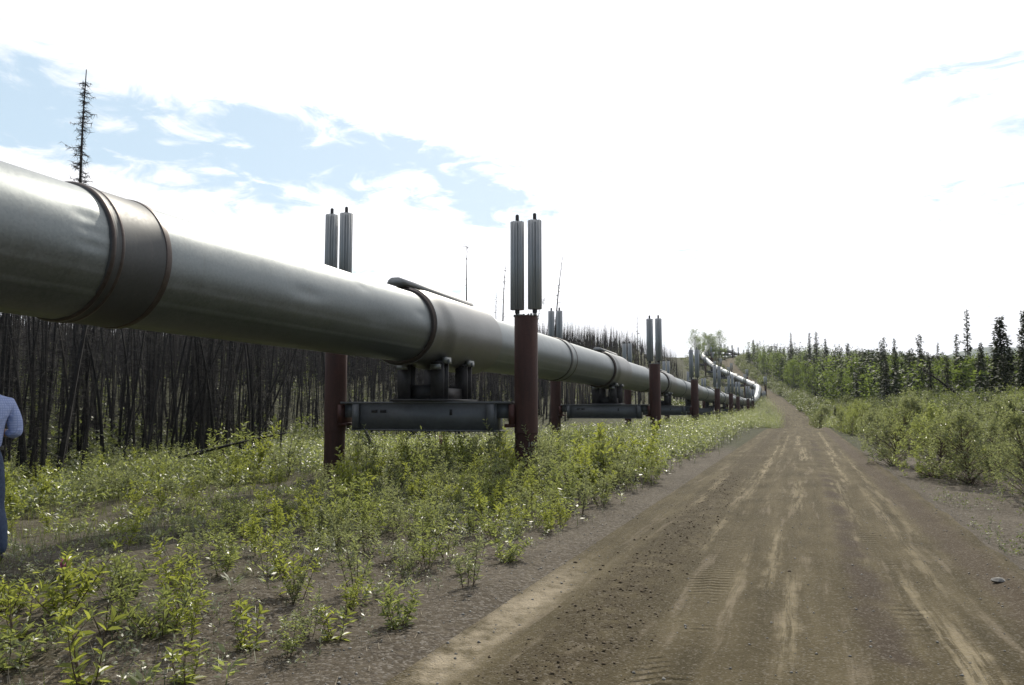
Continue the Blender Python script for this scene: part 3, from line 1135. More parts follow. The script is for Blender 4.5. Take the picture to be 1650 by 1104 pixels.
# ------------------------------------------------------------------ willow saplings
SAP = []
for k, (h, ns, ll, lw, per, spd, lm, sd_) in enumerate([
        (1.0, 4, .118, .038, 32, .34, 'leaf', 3), (1.0, 5, .105, .032, 34, .44, 'leaf_grey', 2), (1.0, 3, .125, .044, 36, .28, 'leaf_fresh', 3),
        (1.0, 6, .098, .031, 30, .48, 'leaf_grey', 2), (1.0, 4, .112, .034, 36, .36, 'leaf_grey', 3), (1.0, 5, .112, .042, 30, .5, 'leaf_fresh', 2),
        (1.0, 7, .095, .03, 28, .55, 'leaf', 2), (1.0, 4, .108, .036, 34, .32, 'leaf_grey', 3)]):
    SAP.append(make_plant('willow_sapling', *sapling_proto(h, ns, ll, lw, per, spd, 40 + k, side=sd_), lm))
# low leafy plants with broad leaves, for the open gravel in front
LOW = []
for k, (h, ns, ll, lw, per, spd, lm) in enumerate([
        (.5, 9, .085, .034, 24, .34, 'leaf_fresh'), (.5, 7, .095, .036, 24, .28, 'leaf'), (.5, 4, .10, .038, 18, .16, 'leaf_fresh'), (.5, 13, .08, .033, 22, .40, 'leaf')]):
    LOW.append(make_plant('willow_sapling', *sapling_proto(h, ns, ll, lw, per, spd, 60 + k, start=.05, side=1), lm))

FRONT = [  # photo x, photo y of the foot, height, prototype list, index, label
    (35, 1028, .44, LOW, 2, 'tall leafy willow at the left photo edge, in front of the walking man'),
    (262, 1020, .42, LOW, 3, 'dense round bright green willow clump alone on open gravel at lower left'),
    (300, 985, .55, SAP, 5, 'upright fresh green willow just behind the dense round clump at lower left'),
    (408, 1045, .36, LOW, 2, 'small sparse willow seedling with yellowed tip on gravel, right of the dense round clump'),
    (300, 1103, .24, LOW, 2, 'tiny seedling with pale upturned leaves at the bottom edge of the photo'),
    (148, 1100, .52, LOW, 2, 'thin single willow shoot at the bottom left edge of the photo'),
    (545, 1030, .26, LOW, 2, 'tiny sparse seedling on bare gravel left of the pale road edge'),
    (640, 1010, .34, LOW, 1, 'small dark willow seedling closest to the pale crusted road edge'),
    (755, 945, .52, SAP, 7, 'slender willow with pale gleaming leaves standing alone on the gravel by the road edge'),
    (690, 915, .56, SAP, 0, 'slender gleaming willow second from the road edge, left of the lone one'),
    (575, 955, .62, SAP, 1, 'bushy willow with narrow shining leaves in the middle of the open verge'),
    (480, 965, .55, SAP, 5, 'broad fresh green willow clump left of the middle of the open verge'),
    (110, 985, .50, LOW, 0, 'yellow green willow with upright shoots beside the pink flower at far left'),
    (205, 960, .34, LOW, 1, 'small grey green willow on gravel between the pink flower and the dense round clump'),
    (12, 1075, .30, LOW, 3, 'low leafy clump cut by the lower left corner of the photo'),
    (355, 930, .44, SAP, 0, 'willow with reddish stems in front of the bare shaded strip under the pipe'),
    (430, 930, .55, SAP, 6, 'spreading many stemmed willow in front of the bare strip under the pipe'),
    (820, 905, .30, LOW, 1, 'tiny dark seedling standing apart right at the verge beside the loose dark soil'),
    (10, 985, .30, LOW, 0, 'low big leaved willow in front of the shoes of the walking man'),
    (80, 935, .30, SAP, 3, 'grey green willow behind the pink flower near the walking man'),
]
for px, py, h, lst, idx, lab in FRONT:
    x, y, z = on_ground(px, py)
    base_h = 1.0 if lst is SAP else .5
    sc = h / base_h
    k = max(sc, .62) if lst is SAP else max(sc, .8)
    place(lst[idx], x, y, (k, sc), random.uniform(0, 6.28), lab, 'willow')


def lat_of(x, y):
    return -.9454 * x + .3258 * y


def s_of(x, y):
    return .3258 * x + .9454 * y


# the thicket: 270 individual saplings, nearest first
zones = [
    (lambda x, y, n, l, s: s < 13.0 and l < 6.2, 'leafy willow on the gravel verge in front of the nearest support', 'willows in front of the nearest support'),
    (lambda x, y, n, l, s: s < 13.0, 'low willow between the bare strip under the pipe and the burnt trees', 'willows before the burnt trees'),
    (lambda x, y, n, l, s: s < 18 and l < 6.2, 'tall glinting willow crowding round the road-side post of the nearest support', 'willows round the nearest road-side post'),
    (lambda x, y, n, l, s: s < 22, 'willow growing under and behind the crossbeam of the nearest support', 'willows under the nearest crossbeam'),
    (lambda x, y, n, l, s: True, 'willow in the thick green strip between road and pipe, beyond the nearest support', 'willows in the far roadside strip'),
]
cand = []
g = np.random.default_rng(5)
while len(cand) < 1500:
    y = 4.6 + 34 * g.random() ** 1.4
    n = -g.uniform(2.75, 15)
    x = xr(y) + n
    l, s = lat_of(x, y), s_of(x, y)
    if l > 15 or x < -.75 * y - 1:
        continue
    p = smooth01(y, 5.2, 9.5) * .93 + .07
    p *= smooth01(-n, 2.7, 3.5)
    if 6.0 < l < 9.9 and 4 < s < 13.4:
        p *= .22
    if l > 9.9 and s < 12:
        p *= .45
    if (x + 4.6) ** 2 + (y - 6.6) ** 2 < .8 or (y < 6.5 and x < -.55 * y):
        continue
    if l < 6 and s < 11:
        p *= .85
    if abs(l - 9.15) < .6 and 12.4 < s < 14.8:
        continue
    if g.random() > p:
        continue
    cand.append((x, y, n, l, s))
cand.sort(key=lambda c: c[1])
acc = []
for c in cand:
    md = .27 if c[1] < 20 else .42
    if all((c[0] - a[0]) ** 2 + (c[1] - a[1]) ** 2 > md ** 2 for a in acc[-120:]):
        acc.append(c)
    if len(acc) >= 272:
        break
LAST_Y = acc[-1][1]
for (x, y, n, l, s) in acc:
    h = .34 + .82 * float(smooth01(y, 6.5, 14)) + g.uniform(-.14, .16)
    if l > 9.5 and s < 14:
        h *= .62
    if -n < 3.6:
        h *= .7
    if 6.0 < l < 9.9 and 4 < s < 13.6:
        h *= .5
    elif 3.2 < l < 5.8 and 9 < s < 14.3:
        h *= .72
    elif 7 < l < 10.6 and 11 < s < 14.4:
        h *= .6
    zl = next(z for z in zones if z[0](x, y, n, l, s))
    pr = SAP[g.integers(0, 8)]
    place(pr, x, y, (max(h, .5) * g.uniform(.85, 1.1), h), g.uniform(0, 6.28), zl[1], 'willow', zl[2])
print('individual saplings', len(acc), 'to y', LAST_Y)


# the rest of the undergrowth: one mass
def mass(name, pos, hts, per, ll, lw, mat, seed, spread=.28, kind_leaf=True):
    """many shoots at once: pos (N,3), hts (N,)"""
    g = np.random.default_rng(seed)
    N = len(pos)
    mb = MB()
    a = g.uniform(0, 6.28, N)
    ln = spread * hts * g.uniform(.1, 1, N)
    tip = pos + np.stack([ln * np.cos(a), ln * np.sin(a), hts], 1)
    q = g.uniform(.08, 1.0, (N, per))
    B = pos[:, None] * (1 - q[..., None]) + tip[:, None] * q[..., None]
    th = g.uniform(0, 6.28, (N, per))
    out = np.stack([np.cos(th), np.sin(th), g.uniform(-.1, 1.0, (N, per))], -1)
    D = unit(out).reshape(-1, 3)
    B = (B + .35 * ll * out).reshape(-1, 3)
    Nn = unit(np.stack([0 * th, 0 * th, 1 + 0 * th], -1) + g.normal(0, .45, (N, per, 3))).reshape(-1, 3)
    sz = g.uniform(.6, 1.2, N * per)
    plant_t = np.repeat(g.uniform(.15, .75, N), per)
    mb.cards(B, D, Nn, ll * sz, lw * sz, np.clip(plant_t + g.normal(0, .15, N * per), 0, .98))
    mb.spikes(pos - [0, 0, .03], tip - pos, hts, .006, np.zeros(N))
    o = mb.build(name, M[mat], smooth=True)
    return o


def scatter(nmax, ylo, yhi, nlo, nhi, dens, seed, pw=1.0):
    g = np.random.default_rng(seed)
    y = ylo + (yhi - ylo) * g.random(nmax) ** pw
    n = g.uniform(nlo, nhi, nmax)
    x = xr(y) + n
    keep = g.random(nmax) < dens(x, y, n, lat_of(x, y), s_of(x, y))
    x, y, n = x[keep], y[keep], n[keep]
    return x, y, n


def d_under(x, y, n, l, s):
    p = smooth01(-n, 2.8, 4.0) * smooth01(y, 6, 13)
    p = np.where((l > 6.0) & (l < 9.9) & (s < 13.4), p * .4, p)
    p = np.where((l < 6.0) & (y < 12), np.maximum(p * .8, .14 * smooth01(-n, 2.8, 4.5)), p)
    p = np.where((np.abs(l - 9.15) < .7) & (s > 12.2) & (s < 14.6), 0, p)
    p = np.where(x < -1.2 * y - 4, 0, p)
    p = np.where(l > 19, p * .35, p)
    return p


x, y, n = scatter(11000, 4, 30, -20, -2.8, d_under, 11, 1.2)
hh = (.14 + .46 * smooth01(y, 7, 16)) * np.random.default_rng(1).uniform(.5, 1.15, len(x))
hh = np.where((lat_of(x, y) > 6.0) & (lat_of(x, y) < 9.9) & (s_of(x, y) < 13.6), hh * .38, hh)
hh = np.where((lat_of(x, y) > 3.2) & (lat_of(x, y) < 10.6) & (s_of(x, y) > 9) & (s_of(x, y) < 14.4), hh * .7, hh)
o = mass('undergrowth', np.stack([x, y, H(x, y)], 1), hh, 20, .078, .028, 'leaf', 12)
tag(o, 'mass of low green weeds and shoots filling the ground between the willows', 'undergrowth', kind='stuff')
x, y, n = scatter(9000, 24, 150, -13, -1.6, lambda x, y, n, l, s: smooth01(-n + smooth01(y, 45, 72) * 1.4, 2.6, 4) * (lat_of(x, y) < 22), 13, 1.5)
sc = np.clip(y / 26, 1, 4)
hh = np.random.default_rng(2).uniform(.5, 1.15, len(x)) * (1.0 - .35 * smooth01(-n, 5.5, 8)) * np.clip(1 + (y - 24) / 200, 1, 1.4)
o = mass('roadside_willows', np.stack([x, y, H(x, y)], 1), hh, 22, .085, .032, 'leaf', 14)
tag(o, 'unbroken strip of leafy willows lining the far road below the pipe', 'willow thicket', kind='stuff')


x, y, n = scatter(2400, 42, 130, 1.2, 5, lambda x, y, n, l, s: smooth01(n, np.interp(y, [42, 70, 110, 130], [2.0, 1.2, 1.2, 1.9]), 3.0), 15, 1.2)
o = mass('roadside_willows', np.stack([x, y, H(x, y)], 1), np.random.default_rng(16).uniform(.4, 1.0, len(x)), 22, .10, .04, 'leaf', 17)
tag(o, 'low leafy willows closing in on the right edge of the far road', 'willow thicket', kind='stuff')
# ------------------------------------------------------------------ grass
def grass(name, x, y, h, seed, label, mat='grass', w_=.006):
    g = np.random.default_rng(seed)
    N = len(x)
    mb = MB()
    B = np.stack([x, y, H(x, y) - .01], 1)
    a = g.uniform(0, 6.28, N)
    D = unit(np.stack([np.cos(a) * g.uniform(.05, .6, N), np.sin(a) * g.uniform(.05, .6, N), np.ones(N)], 1))
    Nn = np.stack([np.cos(a + 1.57), np.sin(a + 1.57), 0 * a], 1)
    mb.cards(B, D, np.cross(D, Nn), h * g.uniform(.5, 1.2, N), w_, np.clip(g.normal(.5, .25, N), 0, 1))
    o = mb.build(name, M[mat])
    return tag(o, label, 'grass', kind='stuff')


def d_grass(x, y, n, l, s):
    cl = np.sin(x * 1.9 + 1) * np.sin(y * 1.3) + np.sin(x * .7 - y * .9)
    p = smooth01(cl, -.2, 1.0) * smooth01(-n, 3.0, 5)
    p = np.where(l > 6.0, np.maximum(p, .75), p * .5)
    p = np.where((l < 6.5) & (y < 9), p * .5, p)
    return np.where(x < -1.3 * y - 6, 0, p)


x, y, n = scatter(60000, 3.5, 34, -26, -3, d_grass, 21, 1.3)
grass('grass', x, y, .22 + .16 * smooth01(lat_of(x, y), 9, 13), 22, 'thin yellow green grass between the shoots and along the burnt trees', w_=.007)
x, y, n = scatter(5000, 10, 60, 3.0, 9, lambda x, y, n, l, s: smooth01(n, 3.0, 5.5), 23, 1.4)
grass('grass', x, y, .18, 24, 'short grass at the foot of the bushes right of the road')


x, y, n = scatter(3600, 3.3, 20, -11, -2.7, lambda x, y, n, l, s: .25 + .6 * ((np.sin(2.1 * x + 1) * np.sin(1.7 * y)) > .15), 25, 1.4)
grass('dry_grass', x, y, .20, 26, 'sparse bleached grass stalks standing on the left verge', 'straw', .0035)
x, y, n = scatter(4200, 3.4, 14, -9, -2.75, lambda x, y, n, l, s: smooth01(-n, 2.7, 3.8) * (.15 + .8 * ((np.sin(1.7 * x + 2) * np.sin(2.2 * y) + .4 * np.sin(5 * x)) > .1)), 27, 1.3)
o = mass('low_weeds', np.stack([x, y, H(x, y)], 1), np.random.default_rng(28).uniform(.03, .14, len(x)), 9, .036, .015, 'leaf_grey', 29, .6)
tag(o, 'scattered low grey green weeds hugging the gravel of the left verge', 'weeds', kind='stuff')
x, y, n = scatter(2600, 8, 40, 2.1, 6, lambda x, y, n, l, s: .1 + .7 * ((np.sin(1.1 * x + 2) * np.sin(.9 * y)) > .2), 30, 1.4)
o = mass('low_weeds', np.stack([x, y, H(x, y)], 1), np.random.default_rng(28).uniform(.03, .12, len(x)), 9, .04, .017, 'leaf_alder', 29, .6)
tag(o, 'scattered low weeds on the gravel between the road and the right-hand bushes', 'weeds', kind='stuff')


# ------------------------------------------------------------------ burnt spruces
def burnt_proto(h, r, twigs, seed, bend=.25, cone=False):
    g = np.random.default_rng(seed)
    tr, br = MB(), MB()
    t = np.linspace(0, 1, 9)
    b = g.normal(0, bend, 2)
    P = np.stack([b[0] * t ** 2 + .03 * np.sin(5 * t + g.uniform(0, 6)), b[1] * t ** 2 + .03 * np.sin(4 * t + g.uniform(0, 6)), -.15 + (h + .15) * t], 1)
    tr.tube(P, r * (1 - .9 * t) + .004, 6, False)
    q = g.uniform(.06, .99, twigs)
    B = np.stack([np.interp(q, t, P[:, k]) for k in range(3)], 1)
    a = g.uniform(0, 6.28, twigs)
    ln = g.uniform(.12, .55, twigs) * (1.1 - .75 * q)
    D = np.stack([np.cos(a), np.sin(a), g.uniform(-.9, .25, twigs)], 1)
    br.spikes(B, D, ln, .006)
    E_ = B + unit(D) * (ln * .55)[:, None]
    br.spikes(E_, D + g.normal(0, .6, D.shape), ln * .5, .004)
    br.spikes(E_, D + g.normal(0, .8, D.shape) - [0, 0, .4], ln * .4, .004)
    return tr, br


BURNT = []
for k in range(12):
    o = empty('burnt_spruce', (0, 0, -500))
    tr, br = burnt_proto(1 * (5.6 + .25 * (k % 5)), .022 + .005 * (k % 6) + (.03 if k in (3, 8) else 0), [170, 230, 120, 260, 200, 150][k % 6], 100 + k, .22 + .08 * (k % 3))
    tr.build('trunk', M['char_grey' if k in (2, 5, 7, 10) else 'char'], o)
    br.build('branches', M['char'], o)
    BURNT.append(o)

bz = [
    (lambda px: px < 60, 'thin charred spruce standing behind the walking man', 'burnt trees behind the walking man'),
    (lambda px: px < 270, 'thin charred spruce in the burnt stand below the brown pipe band', 'burnt trees below the brown band'),
    (lambda px: px < 520, 'thin charred spruce in the burnt stand between the brown band and the nearest support', 'burnt trees left of the nearest support'),
    (lambda px: px < 850, 'thin charred spruce behind the crossbeam of the nearest support', 'burnt trees behind the nearest support'),
    (lambda px: True, 'thin charred spruce beyond the pipe right of the nearest support', 'burnt trees right of the nearest support'),
]
g = np.random.default_rng(31)
tr_pos = []
while len(tr_pos) < 6200:
    l = 13.2 + 62 * g.random() ** 1.6
    s = -6 + 150 * g.random() ** 1.1
    x, y = (s * u + l * L)[:2]
    if y < 4 or x < -.80 * y - 2:
        continue
    edge = 13.4 + 2.2 * math.sin(s * .35) + .10 * max(0, s - 12) + g.normal(0, .5)
    if l < edge:
        continue
    if g.random() > .35 + .65 * (math.sin(x * .9) * math.sin(y * .8 + 1) > -.35):
        continue
    tr_pos.append((x, y, l, s))
tr_pos.sort(key=lambda c: math.hypot(c[0], c[1]))
for i, (x, y, l, s) in enumerate(tr_pos[:296]):
    lean = (g.normal(0, .05), g.normal(0, .05)) if g.random() > .08 else (g.normal(0, .17), g.normal(0, .28))
    hsc = g.uniform(.62, 1.05)
    px, py_ = project(x, y, HZ(x, y) + 6.4 * hsc)
    if px < 880 and py_ < 655 - (1240 - px) * .29:
        hsc *= .72
    z = next(q for q in bz if q[0](px))
    place(BURNT[g.integers(0, 12)], x, y, (hsc * g.uniform(.8, 1.2), hsc), g.uniform(0, 6.28), z[1], 'burnt tree', z[2], tilt=lean)


def burnt_mass(name, xs, ys, hs, twn, seed, label, mat='char', rad=.025, tw=.6, z=None):
    g = np.random.default_rng(seed)
    N = len(xs)
    mb = MB()
    z0 = H(xs, ys) - .2
    B = np.stack([xs, ys, z0], 1)
    lean = g.normal(0, .045, (N, 2)) + np.where(g.random((N, 1)) < .06, g.normal(0, .2, (N, 2)), 0)
    D = unit(np.concatenate([lean, np.ones((N, 1))], 1))
    hs = hs + .2
    mb.spikes(B, D, hs, rad * g.uniform(.7, 1.5, N))
    if twn:
        q = g.uniform(.05, .98, (N, twn))
        TB = (B[:, None] + D[:, None] * (hs[:, None] * q)[..., None]).reshape(-1, 3)
        a = g.uniform(0, 6.28, N * twn)
        TD = np.stack([np.cos(a), np.sin(a), g.uniform(-.9, .3, N * twn)], 1)
        mb.spikes(TB, TD, g.uniform(.3, 1.2, N * twn) * tw * (1.15 - q.ravel()), .007 * max(1, rad / .05))
    o = mb.build(name, M[mat])
    return tag(o, label, 'burnt forest', kind='stuff')


rest = np.array(tr_pos[296:])


def cap_h(xs, ys, hs):
    """shorten trunks whose tips would stand above the pipe"""
    z0 = H(xs, ys)
    P_ = np.array([project(a, b, c) for a, b, c in zip(xs, ys, z0 + hs)])
    lim = EYE + (1240 - P_[:, 0]) * .285 / F * ys
    return np.where(P_[:, 0] < 860, np.minimum(hs, np.maximum(1.0, lim - z0)), hs)

burnt_mass('burnt_forest', rest[:, 0], rest[:, 1], cap_h(rest[:, 0], rest[:, 1], g.uniform(3.6, 6.4, len(rest))), 40, 33, 'dense mass of charred trunks filling the burnt stand behind the first rows')
ex, ey = [], []
while len(ex) < 1100:
    l_, s_ = 13.4 + 40 * g.random() ** 1.4, -45 + 60 * g.random()
    q = s_ * u + l_ * L
    if -.80 * q[1] - 2 > q[0] > -60 and q[1] > -18:
        ex.append(q[0])
        ey.append(q[1])
burnt_mass('burnt_forest', np.array(ex), np.array(ey), g.uniform(3.2, 5.2, len(ex)), 30, 34, 'charred trunks continuing the burnt stand to the left')
# farther slopes
fx, fy = [], []
g = np.random.default_rng(35)
while len(fx) < 8000:
    d = 55 + 250 * g.random() ** 1.15
    a = R(g.uniform(-38, 14.5))
    x, y = d * math.sin(a), d * math.cos(a)
    lim = np.interp(y, [0, 100, 150, 200, 250, 300, 400], [13, 14, 17, 20, 21, 22, 22])
    if x - xr(y) > -lim or lat_of(x, y) < 14:
        continue
    fx.append(x)
    fy.append(y)
fx, fy = np.array(fx), np.array(fy)
burnt_mass('burnt_hillside', fx, fy, cap_h(fx, fy, g.uniform(3.0, 6.6, len(fx))), 16, 36, 'grey brown mass of charred trunks covering the slope behind the pipeline', 'char_grey', .075, .8)
# green regrowth between the burnt trunks
gx, gy = [], []
while len(gx) < 4600:
    d = 20 + 210 * g.random() ** 1.2
    a = R(g.uniform(-37, 15))
    x, y = d * math.sin(a), d * math.cos(a)
    if lat_of(x, y) < 15 or x - xr(y) > -13:
        continue
    cl = math.sin(x * .31 + 2) * math.sin(y * .23) + .5 * math.sin(x * .11 - y * .13)
    if g.random() > smooth01(cl, -.1, .9) + .16:
        continue
    gx.append(x)
    gy.append(y)
gx, gy = np.array(gx), np.array(gy)
d = np.hypot(gx, gy)
o = mass('regrowth', np.stack([gx, gy, H(gx, gy)], 1), g.uniform(.5, 1.5, len(gx)) * np.clip(d / 60, .7, 1.6), 22, .16, .09, 'leaf_alder', 37, .5)
tag(o, 'green shrub regrowth scattered between the charred trunks', 'regrowth', kind='stuff')


# tall dead trees standing out against the sky
def dead_spruce(px, ptop, d, label, r=.13, whorls=60, reach=1.0, seed=1, lean=0.0, bare=.0, tuft=False):
    """px, ptop: where the tip stands in the photo; d: distance ahead"""
    g = np.random.default_rng(seed)
    q = ray(px, ptop)
    k = d / q[1]
    x, y, zt = q[0] * k, d, EYE + q[2] * k
    x -= lean
    z0 = HZ(x, y)
    h = zt - z0
    o = empty('dead_spruce', (x, y, z0))
    tag(o, label, 'dead tree')
    tr, br = MB(), MB()
    t = np.linspace(0, 1, 14)
    P = np.stack([lean * t ** 1.5 + .05 * np.sin(6 * t), .04 * np.sin(5 * t), -.2 + (h + .2) * t], 1)
    tr.tube(P, r * (1 - .93 * t) + .006, 7, False)
    tr.build('trunk', M['char_grey'], o)
    for w_ in range(whorls):
        f = g.uniform(max(.15, bare), .97) if whorls < 200 else g.uniform(.45, .97)
        b = np.array([np.interp(f, t, P[:, k_]) for k_ in range(3)])
        a = g.uniform(0, 6.28)
        ln = reach * (1.12 - f) * g.uniform(.35, 1.25) + .12 * reach
        if whorls >= 200:
            ln *= g.choice([.45, .7, 1.0, 1.9], p=[.3, .3, .27, .13])
        tt = np.linspace(0, 1, 5)
        C = b + np.stack([np.cos(a) * ln * tt, np.sin(a) * ln * tt, ln * (-.55 * tt + .5 * tt ** 2.2)], 1)
        br.tube(C, np.linspace(.014, .004, 5) * (r / .13) ** .5, 3, False)
        m_ = int(6 + 16 * ln)
        f2 = g.uniform(.2, 1, m_)
        SB = np.stack([np.interp(f2, tt, C[:, k_]) for k_ in range(3)], 1)
        br.spikes(SB, g.normal(0, 1, (m_, 3)) * [1, 1, .7] - [0, 0, .45], g.uniform(.08, .30, m_) * reach ** .5, .009)
    if tuft:
        m_ = 70
        br.spikes(np.tile(P[-1:], (m_, 1)) + g.normal(0, .16, (m_, 3)), g.normal(0, 1, (m_, 3)), g.uniform(.08, .2, m_), .014)
    br.build('branches', M['needle_dead'], o)
    return o


dead_spruce(141, 113, 24, 'tall bare dead spruce with drooping twigs standing against the sky above the pipe at left', .11, 230, .72, 1)
dead_spruce(753, 398, 55, 'slim bare snag with a knotted tip between the nearest two radiator pairs', .12, 26, .4, 2, tuft=True)
dead_spruce(815, 425, 62, 'wispy dead spruce just left of the nearest road-side radiators', .11, 60, .5, 3, lean=.4)
dead_spruce(800, 470, 66, 'short thin dead spruce left of the wispy one near the nearest road-side radiators', .09, 34, .4, 4)
dead_spruce(908, 406, 52, 'tall thin leaning dead spruce behind the second support', .10, 34, .6, 5, lean=1.0)
dead_spruce(872, 486, 48, 'thin dead snag with a round tufted tip at the right edge of the nearest radiators', .07, 16, .3, 6, lean=.8, tuft=True)
dead_spruce(1027, 505, 90, 'slender dead spruce standing above the burnt skyline left of the third support', .11, 60, .7, 7)
dead_spruce(975, 508, 95, 'faint bare pole above the burnt skyline between second and third supports', .09, 24, .4, 8)
dead_spruce(1044, 508, 96, 'bare pole just behind the radiators of the second road-side post', .09, 24, .4, 9)


# ------------------------------------------------------------------ live spruces and leafy trees on the right
def spruce_proto(h, w_, seed, dens=1.0, ragged=.3, club=False):
    g = np.random.default_rng(seed)
    tr, cr = MB(), MB()
    t = np.linspace(0, 1, 7)
    P = np.stack([.06 * np.sin(4 * t + seed), .05 * np.sin(3 * t), -.2 + (h + .2) * t], 1)
    tr.tube(P, (.011 * h + .02) * (1 - .92 * t) + .008, 6, False)
    nb = int(230 * dens)
    for k in range(nb):
        f = 1 - (1 - .05) * ((k + g.random()) / nb) ** .8
        b = np.array([np.interp(f, t, P[:, q]) for q in range(3)])
        a = k * 2.4 + g.normal(0, .4)
        ln = w_ * ((1 - f) ** .75 + .06) * g.uniform(1 - ragged, 1 + ragged)
        if club and f > .9:
            ln *= 2.0
        if g.random() < .12:
            ln *= .4
        m_ = int(5 + 9 * ln / w_ + 4)
        f2 = g.uniform(.12, 1, m_)
        C = b + np.stack([np.cos(a) * ln * f2, np.sin(a) * ln * f2, ln * (-.55 * f2 + .3 * f2 ** 2)], 1)
        C += g.normal(0, .04 + .05 * ln, C.shape)
        D = np.stack([np.cos(a) + g.normal(0, .7, m_), np.sin(a) + g.normal(0, .7, m_), g.uniform(-.8, .25, m_)], 1)
        cr.cards(C, D, g.normal(0, .5, (m_, 3)) + [0, 0, 1], g.uniform(.16, .38, m_) * (.65 + .5 * ln), .10 + .05 * ln, np.clip(g.normal(.45, .22, m_), 0, 1))
    return tr, cr


SPR = []
for k, (w_, de, rg_, cb) in enumerate([(1.15, 1.0, .3, 0), (.85, .9, .4, 1), (.7, .8, .5, 1), (1.3, 1.15, .3, 0), (.6, .55, .6, 0), (1.0, 1.0, .45, 0), (1.25, 2.0, .32, 0)]):
    o = empty('spruce', (0, 0, -500))
    tr, cr = spruce_proto(9, w_, 200 + k, de, rg_, cb)
    tr.build('trunk', M['bark'], o)
    cr.build('crown', M['needle'], o)
    SPR.append(o)


def leafy_proto(h, w_, n_cl, per, ll, seed, base=.25, shoots=False):
    g = np.random.default_rng(seed)
    tr, cr = MB(), MB()
    t = np.linspace(0, 1, 6)
    P = np.stack([.2 * np.sin(3 * t + seed), .2 * np.sin(2.4 * t + seed * 2), -.2 + (h * .93 + .2) * t], 1)
    tr.tube(P, ((.010 * h + .015) * (1 - .9 * t) + .006) * (.45 if shoots else 1), 6, False)
    for k in range(n_cl):
        f = base + (1 - base) * g.random() ** .9
        prof = math.sin(math.pi * min(1, (f - base) / (1 - base) * .85 + .16)) ** .7
        a = g.uniform(0, 6.28)
        rr = w_ * prof * g.uniform(.15, 1.0) ** .6
        c = np.array([np.interp(f, t, P[:, 0]) + rr * math.cos(a), np.interp(f, t, P[:, 1]) + rr * math.sin(a), h * f])
        if rr > .2:
            fb = max(.1, f - .16)
            b = np.array([np.interp(fb, t, P[:, q]) for q in range(3)])
            tr.tube(np.stack([b, (b + c) / 2 + [0, 0, .05 * h * .3], c]), np.array([.016, .011, .005]) * (.4 if shoots else 1), 3, False)
        if shoots:
            out = np.array([g.normal(0, .09) + math.cos(a) * rr * .12, g.normal(0, .09) + math.sin(a) * rr * .12, g.uniform(.12, .30)])
            stem_leaves(tr, cr, c - out * .5, c + out * g.uniform(.5, 1.7 if f > .6 else .9), g.normal(0, .02, 3), per, ll, ll * .42, .0, .0025, g)
            continue
        sz = w_ * g.uniform(.14, .30)
        B = c + g.normal(0, 1, (per, 3)) * [sz, sz, sz * .75]
        D = unit(g.normal(0, 1, (per, 3)) + [0, 0, -.3])
        cr.cards(B, D, g.normal(0, .7, (per, 3)) + [0, 0, 1], ll * g.uniform(.6, 1.2, per), ll * .62, np.clip(g.normal(.45, .16, per) + g.normal(0, .12), 0, 1))
    return tr, cr


BIR = []
for k in range(5):
    o = empty('birch_tree', (0, 0, -500))
    tr, cr = leafy_proto(8, 1.7 + .25 * (k % 3), 62, 34, .20, 300 + k)
    tr.build('trunk', M['birch_bark'], o)
    cr.build('crown', M['leaf_tree'], o)
    BIR.append(o)

# the spruces that stand out, placed where the photo has them: (x of the tip, y of the tip, distance, prototype, width, label)
for px, pt_, d, k, wsc, lab in [
        (1609, 510, 50, 6, 1.2, 'tallest dark spruce at the right, dense at the foot and knobbly at the tip'),
        (1557, 498, 64, 4, .85, 'thin ragged spruce with a bare pole top, left of the tallest dark spruce'),
        (1541, 538, 66, 2, .8, 'short club topped spruce right beside the thin ragged pole spruce'),
        (1580, 552, 58, 6, .75, 'dark spruce between the thin ragged pole and the tallest spruce'),
        (1650, 500, 46, 6, .8, 'spruce cut by the right edge of the photo'),
        (1480, 538, 78, 1, .8, 'slender spruce rising above the others midway along the right-hand trees'),
        (1510, 552, 80, 4, .9, 'thin spruce just right of the slender midway spruce'),
        (1441, 545, 88, 0, .6, 'narrow dark spruce left of the slender midway spruce'),
        (1424, 543, 92, 2, .7, 'club topped narrow spruce, one of a close pair left of midway'),
        (1419, 548, 90, 1, .6, 'shorter of a close pair of narrow spruces left of midway'),
        (1315, 534, 190, 0, .8, 'highest pointed spruce on the hill crest right of the road'),
        (1304, 536, 195, 2, .8, 'second pointed spruce on the hill crest, left of the highest'),
        (1274, 535, 200, 4, .9, 'thin lone pole spruce on the hill crest above the road bend'),
        (1330, 545, 180, 5, .9, 'bushy spruce on the hill crest right of the highest pointed one'),
        (1365, 552, 150, 1, .9, 'small dark spruce tip on the falling skyline between crest and midway'),
        (1630, 565, 62, 6, .85, 'dark spruce behind and right of the tallest spruce'),
        (1345, 655, 62, 3, .75, 'small dark young spruce standing among bushes at the right edge of the road')]:
    q = ray(px, pt_)
    kk = d / q[1]
    x, y, zt = q[0] * kk, d, EYE + q[2] * kk
    h = zt - HZ(x, y)
    sc = h / 9
    place(SPR[k], x, y, (max(sc, .35) * wsc, sc), random.uniform(0, 6.28), lab, 'spruce')

g = np.random.default_rng(41)
